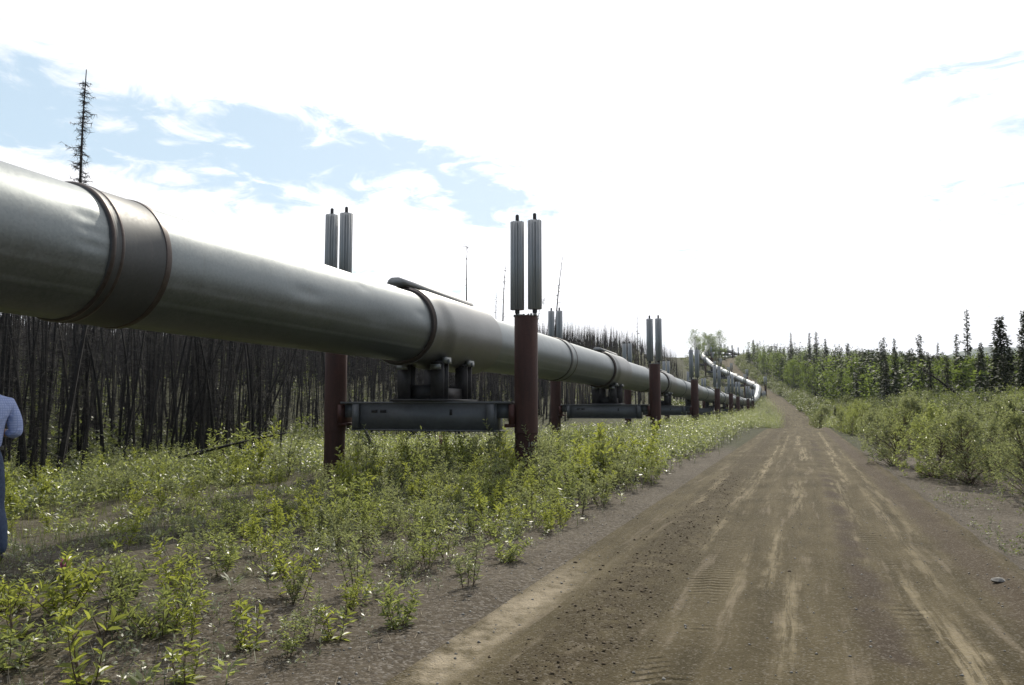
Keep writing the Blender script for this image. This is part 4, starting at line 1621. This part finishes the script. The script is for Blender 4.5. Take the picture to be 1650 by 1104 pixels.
# the forest on the right: individuals
rz = [
    ('dark narrow spruce in the near row of trees right of the road, behind the bushes', 'spruces in the near row right of the road'),
    ('dark narrow spruce in the mixed forest on the hill right of the road', 'spruces on the right-hand hill'),
    ('light green birch in the mixed forest on the hill right of the road', 'birches on the right-hand hill'),
    ('birch among the nearer spruces right of the road', 'birches in the near row right of the road')]
pos = []
tries = 0
while len(pos) < 285 and tries < 60000:
    tries += 1
    d = 48 + 205 * g.random() ** .9
    a = R(g.uniform(17.5, 38))
    x, y = d * math.sin(a), d * math.cos(a)
    n = x - xr(y)
    if n < np.interp(y, [40, 60, 100, 150, 200, 260], [13, 11, 8, 7, 6.5, 6]):
        continue
    if project(x, y, 0)[0] > 1720:
        continue
    if any((x - p[0]) ** 2 + (y - p[1]) ** 2 < (1.6 + d * .008) ** 2 for p in pos):
        continue
    pos.append((x, y, n, d))
for x, y, n, d in pos:
    far = y > 100
    birch = g.random() < (.55 if far else .22)
    # heights kept under the skyline of the photo
    px = project(x, y, 0)[0]
    sky_y = np.interp(px, [1200, 1215, 1300, 1400, 1500, 1560, 1650], [556, 545, 548, 555, 566, 572, 572]) + g.uniform(-4, 10)
    hmax = EYE + (655 - sky_y) / F * y * 1.0 - HZ(x, y)
    h = min(g.uniform(5.5, 9.5) if not birch else g.uniform(5, 8), hmax)
    if h < 2.4:
        continue
    if birch:
        place(BIR[g.integers(0, 5)], x, y, (max(h / 8, .55) * g.uniform(.9, 1.3), h / 8), g.uniform(0, 6.28), rz[2 if far else 3][0], 'birch', rz[2 if far else 3][1])
    else:
        place(SPR[g.integers(0, 6)], x, y, (max(h / 9, .55) * g.uniform(.8, 1.25), h / 9), g.uniform(0, 6.28), rz[1 if far else 0][0], 'spruce', rz[1 if far else 0][1])


# backing forest: one mass of small crowns
def crown_mass(name, xs, ys, hs, ws, per, ll, mat, seed, label, cone=True):
    g = np.random.default_rng(seed)
    N = len(xs)
    mb = MB()
    B0 = np.stack([xs, ys, H(xs, ys)], 1)
    f = g.random((N, per)) ** (1.25 if cone else .9)
    a = g.uniform(0, 6.28, (N, per))
    rad = ws[:, None] * ((1 - f) if cone else np.sin(np.pi * np.clip(f * .9 + .1, 0, 1)) ** .6) * g.uniform(.3, 1.05, (N, per))
    Bp = B0[:, None] + np.stack([rad * np.cos(a), rad * np.sin(a), hs[:, None] * f], -1)
    D = np.stack([np.cos(a) + g.normal(0, .6, a.shape), np.sin(a) + g.normal(0, .6, a.shape), g.uniform(-.8, .4, a.shape)], -1)
    tint = np.clip(np.repeat(g.uniform(.2, .7, N), per) + g.normal(0, .18, N * per), 0, 1)
    mb.cards(Bp.reshape(-1, 3), D.reshape(-1, 3), g.normal(0, .6, (N * per, 3)) + [0, 0, 1], ll * g.uniform(.6, 1.2, N * per), ll * .55, tint)
    mb.spikes(B0, np.tile([[0, 0, 1.0]], (N, 1)), hs, .07, np.zeros(N))
    o = mb.build(name, M[mat])
    return tag(o, label, 'forest', kind='stuff')


def forest_pts(N, dlo, dhi, a0, a1, nmin, seed, extra=None):
    g = np.random.default_rng(seed)
    X, Y = [], []
    while len(X) < N:
        d = dlo + (dhi - dlo) * g.random()
        a = R(g.uniform(a0, a1))
        x, y = d * math.sin(a), d * math.cos(a)
        if x - xr(y) < nmin(y):
            continue
        X.append(x)
        Y.append(y)
    return np.array(X), np.array(Y)


nm = lambda y: np.interp(y, [40, 60, 100, 150, 200, 260, 330], [15, 13, 9, 8, 7, 6, 6])
X, Y = forest_pts(2200, 62, 330, 16.5, 39, nm, 51)
PX = np.array([project(a, b, 0)[0] for a, b in zip(X, Y)])
sk = np.interp(PX, [1200, 1215, 1300, 1400, 1500, 1560, 1650], [560, 552, 556, 566, 578, 584, 586]) - 8 + 22 * np.random.default_rng(52).random(len(X)) ** 1.5
hm = EYE + (655 - sk) / F * Y - H(X, Y)
hs = np.clip(np.minimum(np.random.default_rng(53).uniform(6, 10.5, len(X)), hm), 1.0, 12)
half = np.arange(len(X)) % 5 < 3
crown_mass('spruce_forest', X[half], Y[half], hs[half], .17 * hs[half] ** .8 + .2, 130, .5, 'needle', 54, 'dark mass of spruces filling the forest behind the front trees right of the road')
crown_mass('birch_forest', X[~half], Y[~half], hs[~half] * .9, .24 * hs[~half] ** .9 + .2, 170, .42, 'leaf_tree', 55, 'green mass of leafy trees filling the forest on the right-hand hill', cone=False)

# leafy clump on the skyline left of the far pipe bend
for px, pt_, d, k, lab in [(1158, 533, 262, 1, 'pointed leafy tree at the right end of the skyline clump left of the pipe bend'),
                           (1146, 539, 268, 0, 'broad leafy tree in the middle of the skyline clump left of the pipe bend'),
                           (1134, 536, 270, 3, 'rounded leafy tree second from the left in the skyline clump by the pipe bend'),
                           (1119, 532, 255, 2, 'loose tall leafy tree at the left end of the skyline clump by the pipe bend'),
                           (1151, 543, 266, 2, 'dense leafy tree between the pointed and the broad one in the skyline clump'),
                           (1140, 541, 264, 1, 'dense leafy tree between the broad and the rounded one in the skyline clump'),
                           (1126, 545, 258, 4, 'low leafy tree in front of the skyline clump by the pipe bend')]:
    q = ray(px, pt_)
    kk = d / q[1]
    x, y, zt = q[0] * kk, d, EYE + q[2] * kk
    h = max(3.5, zt - HZ(x, y))
    place(BIR[k], x, y, (max(h / 8, 1.0), h / 8), random.uniform(0, 6.28), lab, 'birch')

# ------------------------------------------------------------------ bushes
BUSH = []
for k, (w_, nc, per, ll, lm) in enumerate([(.80, 150, 19, .078, 'leaf_grey'), (.72, 135, 19, .074, 'leaf_grey'), (.9, 165, 18, .08, 'leaf'), (.75, 140, 19, .076, 'leaf_grey'), (.82, 150, 17, .082, 'leaf')]):
    o = empty('willow_bush', (0, 0, -500))
    tr, cr = leafy_proto(1.5, w_, nc, per, ll, 400 + k, base=.03, shoots=True)
    tr.build('stem', M['stem'], o)
    cr.build('foliage', M[lm], o)
    BUSH.append(o)
for px, py, h, k, wd_, lab in [
        (1563, 782, 1.42, 0, 1.1, 'big round shining willow bush at the gravel edge right of the road'),
        (1500, 768, 1.45, 2, 1.1, 'willow bush joined to the left side of the big round shining one'),
        (1413, 735, 1.30, 1, 1.0, 'grey green willow bush nearest the road where the right verge narrows'),
        (1458, 752, 1.75, 3, 1.0, 'tall silvery willow bush behind the grey green one at the right verge'),
        (1648, 800, 1.35, 3, .9, 'yellow green willow bush cut by the right edge of the photo'),
        (1610, 770, 1.20, 1, .85, 'willow bush between the big round one and the right edge of the photo'),
        (1640, 735, 1.9, 4, .8, 'tall leafy willow behind the yellow green bush at the right edge')]:
    x, y, z = on_ground(px, py)
    place(BUSH[k], x, y, (h / 1.5 * wd_, h / 1.5), random.uniform(0, 6.28), lab, 'willow bush')
g = np.random.default_rng(61)
pos = []
tries = 0
while len(pos) < 66 and tries < 9000:
    tries += 1
    y = 13 + 95 * g.random() ** 1.4
    n = g.uniform(2.0, 8.5)
    if n < np.interp(y, [13, 20, 30, 45, 60, 110], [4.4, 4.0, 3.2, 2.4, 2.0, 2.2]) + (0 if g.random() < .5 else .8):
        continue
    x = xr(y) + n
    if project(x, y, 0)[0] > 1760 or any((x - p[0]) ** 2 + (y - p[1]) ** 2 < 1.2 ** 2 for p in pos):
        continue
    pos.append((x, y, n))
for x, y, n in pos:
    h = min(g.uniform(1.1, 1.8) + .5 * float(smooth01(y, 30, 90)), EYE + (655 - g.uniform(640, 668)) / F * y)
    zl = ('willow bush in the thick band beside the near right verge', 'willow bushes along the near right verge') if y < 38 else ('willow bush lining the right side of the road further on', 'willow bushes along the far right verge')
    place(BUSH[g.integers(0, 5)], x, y, (h / 1.5 * g.uniform(.9, 1.25), h / 1.5), g.uniform(0, 6.28), zl[0], 'willow bush', zl[1])
ALD = []
for k in range(4):
    o = empty('alder_bush', (0, 0, -500))
    tr, cr = leafy_proto(3, 1.25, 60, 34, .095, 500 + k, base=.08)
    tr.build('stem', M['stem'], o)
    cr.build('foliage', M['leaf_alder'], o)
    ALD.append(o)
pos = []
tries = 0
while len(pos) < 95 and tries < 9000:
    tries += 1
    y = 20 + 90 * g.random() ** 1.5
    n = g.uniform(6, 20 if y < 45 else 11)
    x = xr(y) + n
    if project(x, y, 0)[0] > 1760 or any((x - p[0]) ** 2 + (y - p[1]) ** 2 < 1.7 ** 2 for p in pos):
        continue
    pos.append((x, y, n))
for x, y, n in pos:
    h = g.uniform(2.0, 3.0)
    h = min(h, EYE + (655 - g.uniform(626, 648)) / F * y)
    zl = ('rounded alder bush between the willow bushes and the near spruces', 'alder bushes before the near spruces') if y < 55 else ('rounded alder bush below the forest further up the road', 'alder bushes below the far forest')
    place(ALD[g.integers(0, 4)], x, y, (h / 3 * g.uniform(.95, 1.35), h / 3), g.uniform(0, 6.28), zl[0], 'alder bush', zl[1])
# shrubs on the far road banks, both sides
X, Y = [], []
while len(X) < 620:
    y = 90 + 240 * g.random()
    n = g.uniform(1.7 if y < 125 else 2.4, 6.5) if g.random() < .6 else -g.uniform(2.6, 18)
    X.append(xr(y) + n)
    Y.append(y)
X, Y = np.array(X), np.array(Y)
nn_ = X - xr(Y)
hs = np.where(nn_ > 0, g.uniform(.8, 2.2, len(X)), g.uniform(.5, 1.4, len(X)))
o = crown_mass('bank_shrubs', X, Y, hs, hs * .55 + .2, 150, .26, 'leaf_alder', 63, 'light green shrubs covering the banks of the climbing road', cone=False)
o['category'] = 'shrubs'

# leaning dead tree on the right
def leaning(px0, py0, px1, py1, d, label):
    q0, q1 = ray(px0, py0), ray(px1, py1)
    a = q0 * d / q0[1] + [0, 0, EYE]
    b = q1 * (d + 1.5) / q1[1] + [0, 0, EYE]
    z0 = HZ(a[0], a[1])
    a[2] = z0
    o = empty('leaning_dead_spruce', tuple(a))
    v = b - a
    t = np.linspace(-.02, 1, 9)[:, None]
    P = v * t + np.array([0, 0, .25]) * np.sin(t * 3.1)
    tr = MB().tube(P, np.linspace(.09, .02, 9), 7, False)
    tr.build('trunk', M['char'], o)
    g = np.random.default_rng(9)
    f = g.uniform(.1, 1, 120)
    br = MB().spikes(np.stack([np.interp(f, t[:, 0], P[:, k]) for k in range(3)], 1), g.normal(0, 1, (120, 3)), g.uniform(.2, .9, 120), .012)
    br.build('branches', M['needle_dead'], o)
    tag(o, label, 'dead tree')


leaning(1618, 700, 1478, 590, 34, 'dark dead spruce leaning left across the trees at the right edge')


for k, (px, py, a_, tilt_, ln_, lab) in enumerate([
        (150, 778, .6, 1.28, 4.2, 'charred pole fallen low across the edge of the burnt stand behind the walking man'),
        (610, 742, 2.2, .8, 3.0, 'short charred pole leaning behind the nearest crossbeam')]):
    x, y, z = on_ground(px, py)
    g = np.random.default_rng(800 + k)
    o = empty('fallen_trunk', (x, y, z))
    d_ = np.array([math.sin(tilt_) * math.cos(a_), math.sin(tilt_) * math.sin(a_), math.cos(tilt_)])
    t = np.linspace(-.03, 1, 8)[:, None]
    P = d_ * ln_ * t + np.array([0, 0, -.25]) * t ** 2
    MB().tube(P, np.linspace(.06, .018, 8), 7).build('trunk', M['char'], o)
    f = g.uniform(.1, 1, 60)
    B = np.stack([np.interp(f, t[:, 0], P[:, q]) for q in range(3)], 1)
    MB().spikes(B, g.normal(0, 1, (60, 3)), g.uniform(.1, .5, 60), .006).build('branches', M['char'], o)
    tag(o, lab, 'burnt tree')

# ------------------------------------------------------------------ small things on the ground
def stone_proto(seed):
    g = np.random.default_rng(seed)
    import bmesh
    bm = bmesh.new()
    bmesh.ops.create_icosphere(bm, subdivisions=2, radius=1)
    for v in bm.verts:
        q = np.array(v.co)
        r = 1 + .22 * math.sin(2.1 * q[0] * 2 + seed) * math.sin(1.7 * q[1] * 2 + seed * 2) + .1 * math.sin(5 * q[2] + seed)
        v.co = Vector(q * r * [1, .72, .5])
    V = np.array([v.co[:] for v in bm.verts])
    Fc = np.array([[v.index for v in f.verts] for f in bm.faces])
    bm.free()
    return V, Fc


def lumps(name, x, y, r, seed, mat, label, cat, sink=.3):
    g = np.random.default_rng(seed)
    base = np.array([[1, 0, 0], [-1, 0, 0], [0, 1, 0], [0, -1, 0], [0, 0, 1], [0, 0, -1.]])
    Fc = np.array([[0, 2, 4], [2, 1, 4], [1, 3, 4], [3, 0, 4], [2, 0, 5], [1, 2, 5], [3, 1, 5], [0, 3, 5]])
    N = len(x)
    V = base[None] * (r[:, None, None] * g.uniform(.55, 1.2, (N, 6, 1))) * [1, 1, .7] + g.normal(0, .15, (N, 6, 3)) * r[:, None, None]
    a = g.uniform(0, 6.28, N)
    c, s = np.cos(a)[:, None], np.sin(a)[:, None]
    V = np.stack([V[..., 0] * c - V[..., 1] * s, V[..., 0] * s + V[..., 1] * c, V[..., 2]], -1)
    V += np.stack([x, y, H(x, y) + r * (.5 - sink)], 1)[:, None]
    mb = MB().add(V.reshape(-1, 3), (np.arange(N)[:, None, None] * 6 + Fc[None]).reshape(-1, 3))
    return tag(mb.build(name, M[mat], smooth=False), label, cat, kind='stuff')


g = np.random.default_rng(71)
x, y, n = scatter(5200, 3.2, 18, -2.1, -1.05, lambda x, y, n, l, s: np.exp(-((n + 1.55) / .33) ** 2), 72, 1.8)
lumps('soil_clods', x, y, g.uniform(.003, .008, len(x)) + .016 * g.random(len(x)) ** 8, 73, 'clod', 'loose dark clods of soil along the left wheel track', 'clods')
x, y, n = scatter(9000, 3.0, 16, -9, -2.1, lambda x, y, n, l, s: .8 - .5 * smooth01(-n, 3, 8), 74, 1.8)
x2, y2, n2 = scatter(3500, 4, 22, 1.5, 5.5, lambda x, y, n, l, s: .8 + 0 * n, 75, 1.6)
x3, y3, n3 = scatter(1400, 3.2, 14, -1.2, 1.6, lambda x, y, n, l, s: .5 + 0 * n, 76, 1.6)
x, y = np.concatenate([x, x2, x3]), np.concatenate([y, y2, y3])
lumps('pebbles', x, y, .004 + .012 * g.random(len(x)) ** 3, 77, 'stone', 'scattered grey pebbles on the gravel verges and the dirt road', 'pebbles')
# dry litter on the verge
x, y, n = scatter(7000, 3.2, 15, -11, -2.6, lambda x, y, n, l, s: .35 + .6 * ((np.sin(3 * x) * np.sin(2.3 * y)) > .1), 78, 1.5)
gg = np.random.default_rng(79)
a = gg.uniform(0, 6.28, len(x))
lt = MB().spikes(np.stack([x, y, H(x, y) + .006], 1), np.stack([np.cos(a), np.sin(a), gg.uniform(-.02, .25, len(x))], 1), gg.uniform(.02, .16, len(x)), .0016)
tag(lt.build('dry_litter', M['straw']), 'dry straw and twig litter scattered over the left verge', 'litter', kind='stuff')
for px, py, r, lab in [(1610, 938, .06, 'pale angular stone on the right-hand gravel verge'), (1272, 921, .018, 'small dark stone on the road crown'), (927, 907, .022, 'small dark stone beside the loose soil at the left road edge')]:
    x, y, z = on_ground(px, py)
    V, Fc = stone_proto(px)
    o = MB().add(V * r, Fc).build('stone', M['stone' if r > .05 else 'clod'], loc=(x, y, z + r * .22))
    tag(o, lab, 'stone')


# pink fireweed
def fireweed(px, py, h, label, d=None):
    x, y, z = on_ground(px, py)
    o = empty('fireweed', (x, y, z))
    tag(o, label, 'flower')
    g = np.random.default_rng(px)
    st, lf, fl = MB(), MB(), MB()
    stem_leaves(st, lf, (0, 0, -.03), (.02, .01, h * .9), (.01, 0, 0), 26, .07, .014, .1, .004, g)
    m_ = 70
    f = g.uniform(.80, 1.0, m_)
    a = g.uniform(0, 6.28, m_)
    B = np.stack([.02 + .012 * np.cos(a), .01 + .012 * np.sin(a), h * f], 1)
    D = np.stack([np.cos(a), np.sin(a), g.uniform(-.2, .6, m_)], 1)
    fl.cards(B, D, np.tile([[0, 0, 1.]], (m_, 1)) + g.normal(0, .4, (m_, 3)), .032, .022, g.random(m_))
    st.build('stem', M['green_stem'], o)
    lf.build('leaves', M['leaf'], o)
    fl.build('blossom', M['pink'], o)


fireweed(97, 968, .30, 'pink fireweed flower near the walking man at lower left')
fireweed(708, 775, 1.0, 'tall pink fireweed flower in the willows left of the nearest road-side post')


# ------------------------------------------------------------------ the man at the left edge
def skin_obj(name, pts, edges, rad, mat, parent, root=0, sub=2, loc=None):
    me = bpy.data.meshes.new(name)
    me.from_pydata([tuple(p) for p in pts], edges, [])
    o = bpy.data.objects.new(name, me)
    COL.objects.link(o)
    o.modifiers.new('Skin', 'SKIN').use_smooth_shade = True
    if not me.skin_vertices:
        raise RuntimeError('no skin layer')
    for i, r in enumerate(rad):
        sv = me.skin_vertices[0].data[i]
        sv.radius = r if isinstance(r, tuple) else (r, r)
        sv.use_root = i == root
    ss = o.modifiers.new('Subdivision', 'SUBSURF')
    ss.levels = ss.render_levels = sub
    me.materials.append(mat)
    # bake to a plain mesh
    dg = bpy.context.evaluated_depsgraph_get()
    me2 = bpy.data.meshes.new_from_object(o.evaluated_get(dg))
    me2.name = name
    bpy.data.objects.remove(o)
    for p in me2.polygons:
        p.use_smooth = True
    o = bpy.data.objects.new(name, me2)
    COL.objects.link(o)
    if not me2.materials:
        me2.materials.append(mat)
    if parent is not None:
        o.parent = parent
    if loc is not None:
        o.location = loc
    return o


# faces -x in the world and slightly away; local +Y is forward
J = {
    'pel': (0, 0, .95), 'sp1': (0, -.005, 1.10), 'sp2': (0, -.02, 1.25), 'chest': (0, -.02, 1.38), 'nb': (0, -.015, 1.49), 'nk': (0, .02, 1.55),
    'h1': (0, .035, 1.62), 'h2': (0, .035, 1.69), 'h3': (0, .025, 1.755),
}
pts, rad, edges, idx = [], [], [], {}


def J_add(nm_, p, r, par=None):
    idx[nm_] = len(pts)
    pts.append(p)
    rad.append(r)
    if par is not None:
        edges.append((idx[par], idx[nm_]))


J_add('pel', (0, 0, .93), (.125, .09))
J_add('sp1', (0, .005, 1.08), (.135, .10), 'pel')
J_add('sp2', (0, -.012, 1.24), (.150, .105), 'sp1')
J_add('ch', (0, -.02, 1.355), (.150, .10), 'sp2')
J_add('nb', (0, -.02, 1.465), (.085, .07), 'ch')
J_add('nk', (0, .01, 1.535), (.055, .058), 'nb')
J_add('h1', (0, .045, 1.59), (.060, .075), 'nk')
J_add('h2', (0, .040, 1.67), (.074, .094), 'h1')
J_add('h3', (0, .025, 1.735), (.055, .070), 'h2')
for sg, nm_ in ((1, 'r'), (-1, 'l')):
    J_add('sh' + nm_, (sg * .178, -.03, 1.385), .060, 'ch')
    J_add('um' + nm_, (sg * .222, -.055, 1.27), .050, 'sh' + nm_)
    J_add('el' + nm_, (sg * .240, -.075, 1.12), .043, 'um' + nm_)
    J_add('fa' + nm_, (sg * .21, .03, 1.13), .038, 'el' + nm_)
    J_add('wr' + nm_, (sg * .14, .17, 1.16), .026, 'fa' + nm_)
    J_add('pm' + nm_, (sg * .10, .235, 1.175), (.034, .018), 'wr' + nm_)
    for q, (dx_, ln) in enumerate(((.028, .062), (.010, .072), (-.009, .067), (-.027, .052))):
        bx_ = sg * .10 + dx_ * .4
        J_add('f%da%s' % (q, nm_), (bx_ + dx_ * .6, .268, 1.178 + dx_ * .3), .0095, 'pm' + nm_)
        J_add('f%db%s' % (q, nm_), (bx_ + dx_ * .75, .268 + ln * .55, 1.168), .0085, 'f%da%s' % (q, nm_))
        J_add('f%dc%s' % (q, nm_), (bx_ + dx_ * .75, .268 + ln * .75, 1.168 - ln * .42), .0075, 'f%db%s' % (q, nm_))
    J_add('t1' + nm_, (sg * .06, .215, 1.185), .011, 'wr' + nm_)
    J_add('t2' + nm_, (sg * .045, .25, 1.18), .009, 't1' + nm_)
    J_add('th' + nm_, (sg * .105, (.01 if sg < 0 else -.02), .68), .072, 'pel')
    ky, ay = ((.10, .06) if sg < 0 else (-.03, -.14))
    J_add('kn' + nm_, (sg * .11, ky, .49), .058, 'th' + nm_)
    J_add('cf' + nm_, (sg * .112, (ky + ay) / 2 - .025, .34), .055, 'kn' + nm_)
    J_add('an' + nm_, (sg * .112, ay, .09), .038, 'cf' + nm_)
    J_add('bl' + nm_, (sg * .118, ay + .12, .045), (.036, .026), 'an' + nm_)
    J_add('to' + nm_, (sg * .12, ay + .19, .035), (.030, .018), 'bl' + nm_)
PXm, PYm = on_ground(2, 912)[:2]
gz = HZ(PXm, PYm)
man = skin_obj('person', pts, edges, rad, M['skin'], None, loc=(PXm - .24, PYm, gz))
man.rotation_euler = (0, 0, R(62))
man.scale = (1.05, 1.05, 1.03)
tag(man, 'man in blue checked shirt and jeans seen from behind at the left edge', 'person')


def sub_fig(names, grow, extra=None):
    """part of the figure's skeleton with thicker radii, for clothing"""
    ids = [idx[n_] for n_ in names]
    mp = {a: b for b, a in enumerate(ids)}
    p = [pts[a] for a in ids]
    r = []
    for n_, a in zip(names, ids):
        q = rad[a]
        q = q if isinstance(q, tuple) else (q, q)
        g_ = grow.get(n_, grow['*']) if isinstance(grow, dict) else grow
        r.append((q[0] + g_, q[1] + g_))
    e = [(mp[a], mp[b]) for a, b in edges if a in mp and b in mp]
    return p, e, r


sn = ['pel', 'sp1', 'sp2', 'ch', 'nb'] + [a + b for b in 'rl' for a in ('sh', 'um', 'el', 'fa')]
p, e, r = sub_fig(sn, {'*': .018, 'pel': .030, 'sp1': .034, 'nb': .010, 'sp2': .026})
p[0] = (0, 0, .94)
p = p + [(0, -.005, 1.53)]
r = r + [(.066, .066)]
e = e + [(4, len(p) - 1)]
for b in (7 + 1, 12):
    pass
shirt = skin_obj('shirt', p, e, r, M['shirt'], man)
p = [(0, 0, 1.12), (0, -.008, .90)]
r = [(.150, .113), (.166, .135)]
e = [(0, 1)]
for nm_ in 'rl':
    k0 = len(p)
    for q, (nn, rr) in enumerate((('th', .094), ('kn', .076), ('cf', .072), ('an', .066))):
        a = pts[idx[nn + nm_]]
        p.append((a[0], a[1], a[2] if nn != 'an' else .075))
        r.append((rr, rr * 1.05))
        e.append((k0 + q - 1 if q else 1, k0 + q))
jeans = skin_obj('jeans', p, e, r, M['denim'], man)
bl = MB()
th = np.linspace(0, 2 * np.pi, 41)[:-1]
for z_ in (0,):
    V = np.concatenate([np.stack([.163 * np.cos(th), .127 * np.sin(th), np.full(40, zz)], 1) for zz in (.985, .987, 1.018, 1.02)])
    V[40:120, :2] *= 1.03
    jj = np.arange(40)
    for row in range(3):
        bl.add(V[row * 40:(row + 2) * 40], np.stack([jj, (jj + 1) % 40, 40 + (jj + 1) % 40, 40 + jj], 1))
bl.build('belt', M['leather'], man)
for sg, nm_ in ((1, 'r'), (-1, 'l')):
    ax_, ay_, az_ = pts[idx['an' + nm_]]
    q = [(ax_, ay_ - .045, .05), (ax_, ay_, .075), (ax_ + sg * .005, ay_ + .10, .055), (ax_ + sg * .008, ay_ + .20, .042), (ax_, ay_ - .005, .13)]
    skin_obj('shoe', q, [(0, 1), (1, 2), (2, 3), (1, 4)], [(.042, .045), (.05, .052), (.05, .042), (.042, .032), (.048, .048)], M['leather'], man, root=1)
hm = MB()
NA, NP = 40, 14
th = np.arange(NA) * 2 * np.pi / NA
lim = np.radians(88 + 34 * -np.sin(th) + 6 * np.sin(7 * th) * (np.sin(th) > 0))      # hairline: high over the face, low at the nape
V = []
for q in range(NP + 1):
    ph = lim * q / NP
    k = 1 + .02 * np.sin(9 * th + q) + (.0 if q < NP else -.07)
    V.append(np.stack([.090 * k * np.sin(ph) * np.cos(th), .022 + .112 * k * np.sin(ph) * np.sin(th), 1.672 + .112 * k * np.cos(ph)], 1))
ii = np.arange(NP)[:, None] * NA
jj = np.arange(NA)[None]
kk = (jj + 1) % NA
hm.add(np.concatenate(V), np.stack([ii + jj, ii + NA + jj, ii + NA + kk, ii + kk], -1).reshape(-1, 4))
hm.build('hair', M['hair'], man)
nz = MB()
nz.lathe([(0, .004), (.012, .010), (.035, .016), (.042, .011), (.045, .001)], (0, .120, 1.680), (0, .35, -1), 10)
nz.build('nose', M['skin'], man)
for sg in (1, -1):
    e_ = MB()
    e_.lathe([(-.009, .001), (-.006, .007), (0, .009), (.006, .007), (.009, .001)], (sg * .031, .115, 1.682), (0, 1, 0), 10)
    e_.build('eye', M['black'], man)
    e_ = MB()
    e_.lathe([(-.008, .001), (-.006, .022), (.0, .028), (.008, .024), (.010, .012), (.004, .001)], (sg * .083, .03, 1.665), (sg, -.25, 0), 12)
    e_.build('ear', M['skin'], man)
mo = MB()
mo.tube([(-.024, .112, 1.622), (0, .120, 1.620), (.024, .112, 1.622)], [.003, .006, .003], 6)
mo.build('mouth', M['bracket'], man)

# ------------------------------------------------------------------ air
hz_m = bpy.data.materials.new('pale_air')
hz_m.use_nodes = True
ht = NT(hz_m.node_tree)
vol = ht.n('ShaderNodeVolumePrincipled', ins={'Color': (.80, .88, 1.0), 'Density': .0001, 'Anisotropy': .2})
ho = ht.n('ShaderNodeOutputMaterial')
ht.t.links.new(vol.outputs[0], ho.inputs['Volume'])
hzb = MB().box((0, 2500, 130), (9000, 6600, 280))
tag(hzb.build('haze', hz_m, smooth=False), kind='stuff')

# park any unused prototype out of the scene
for o in list(bpy.data.objects):
    if o.type == 'EMPTY' and o.location.z < -400:
        for c in KIDS.get(o.name, []):
            bpy.data.objects.remove(c)
        bpy.data.objects.remove(o)
print('objects', len(bpy.data.objects))
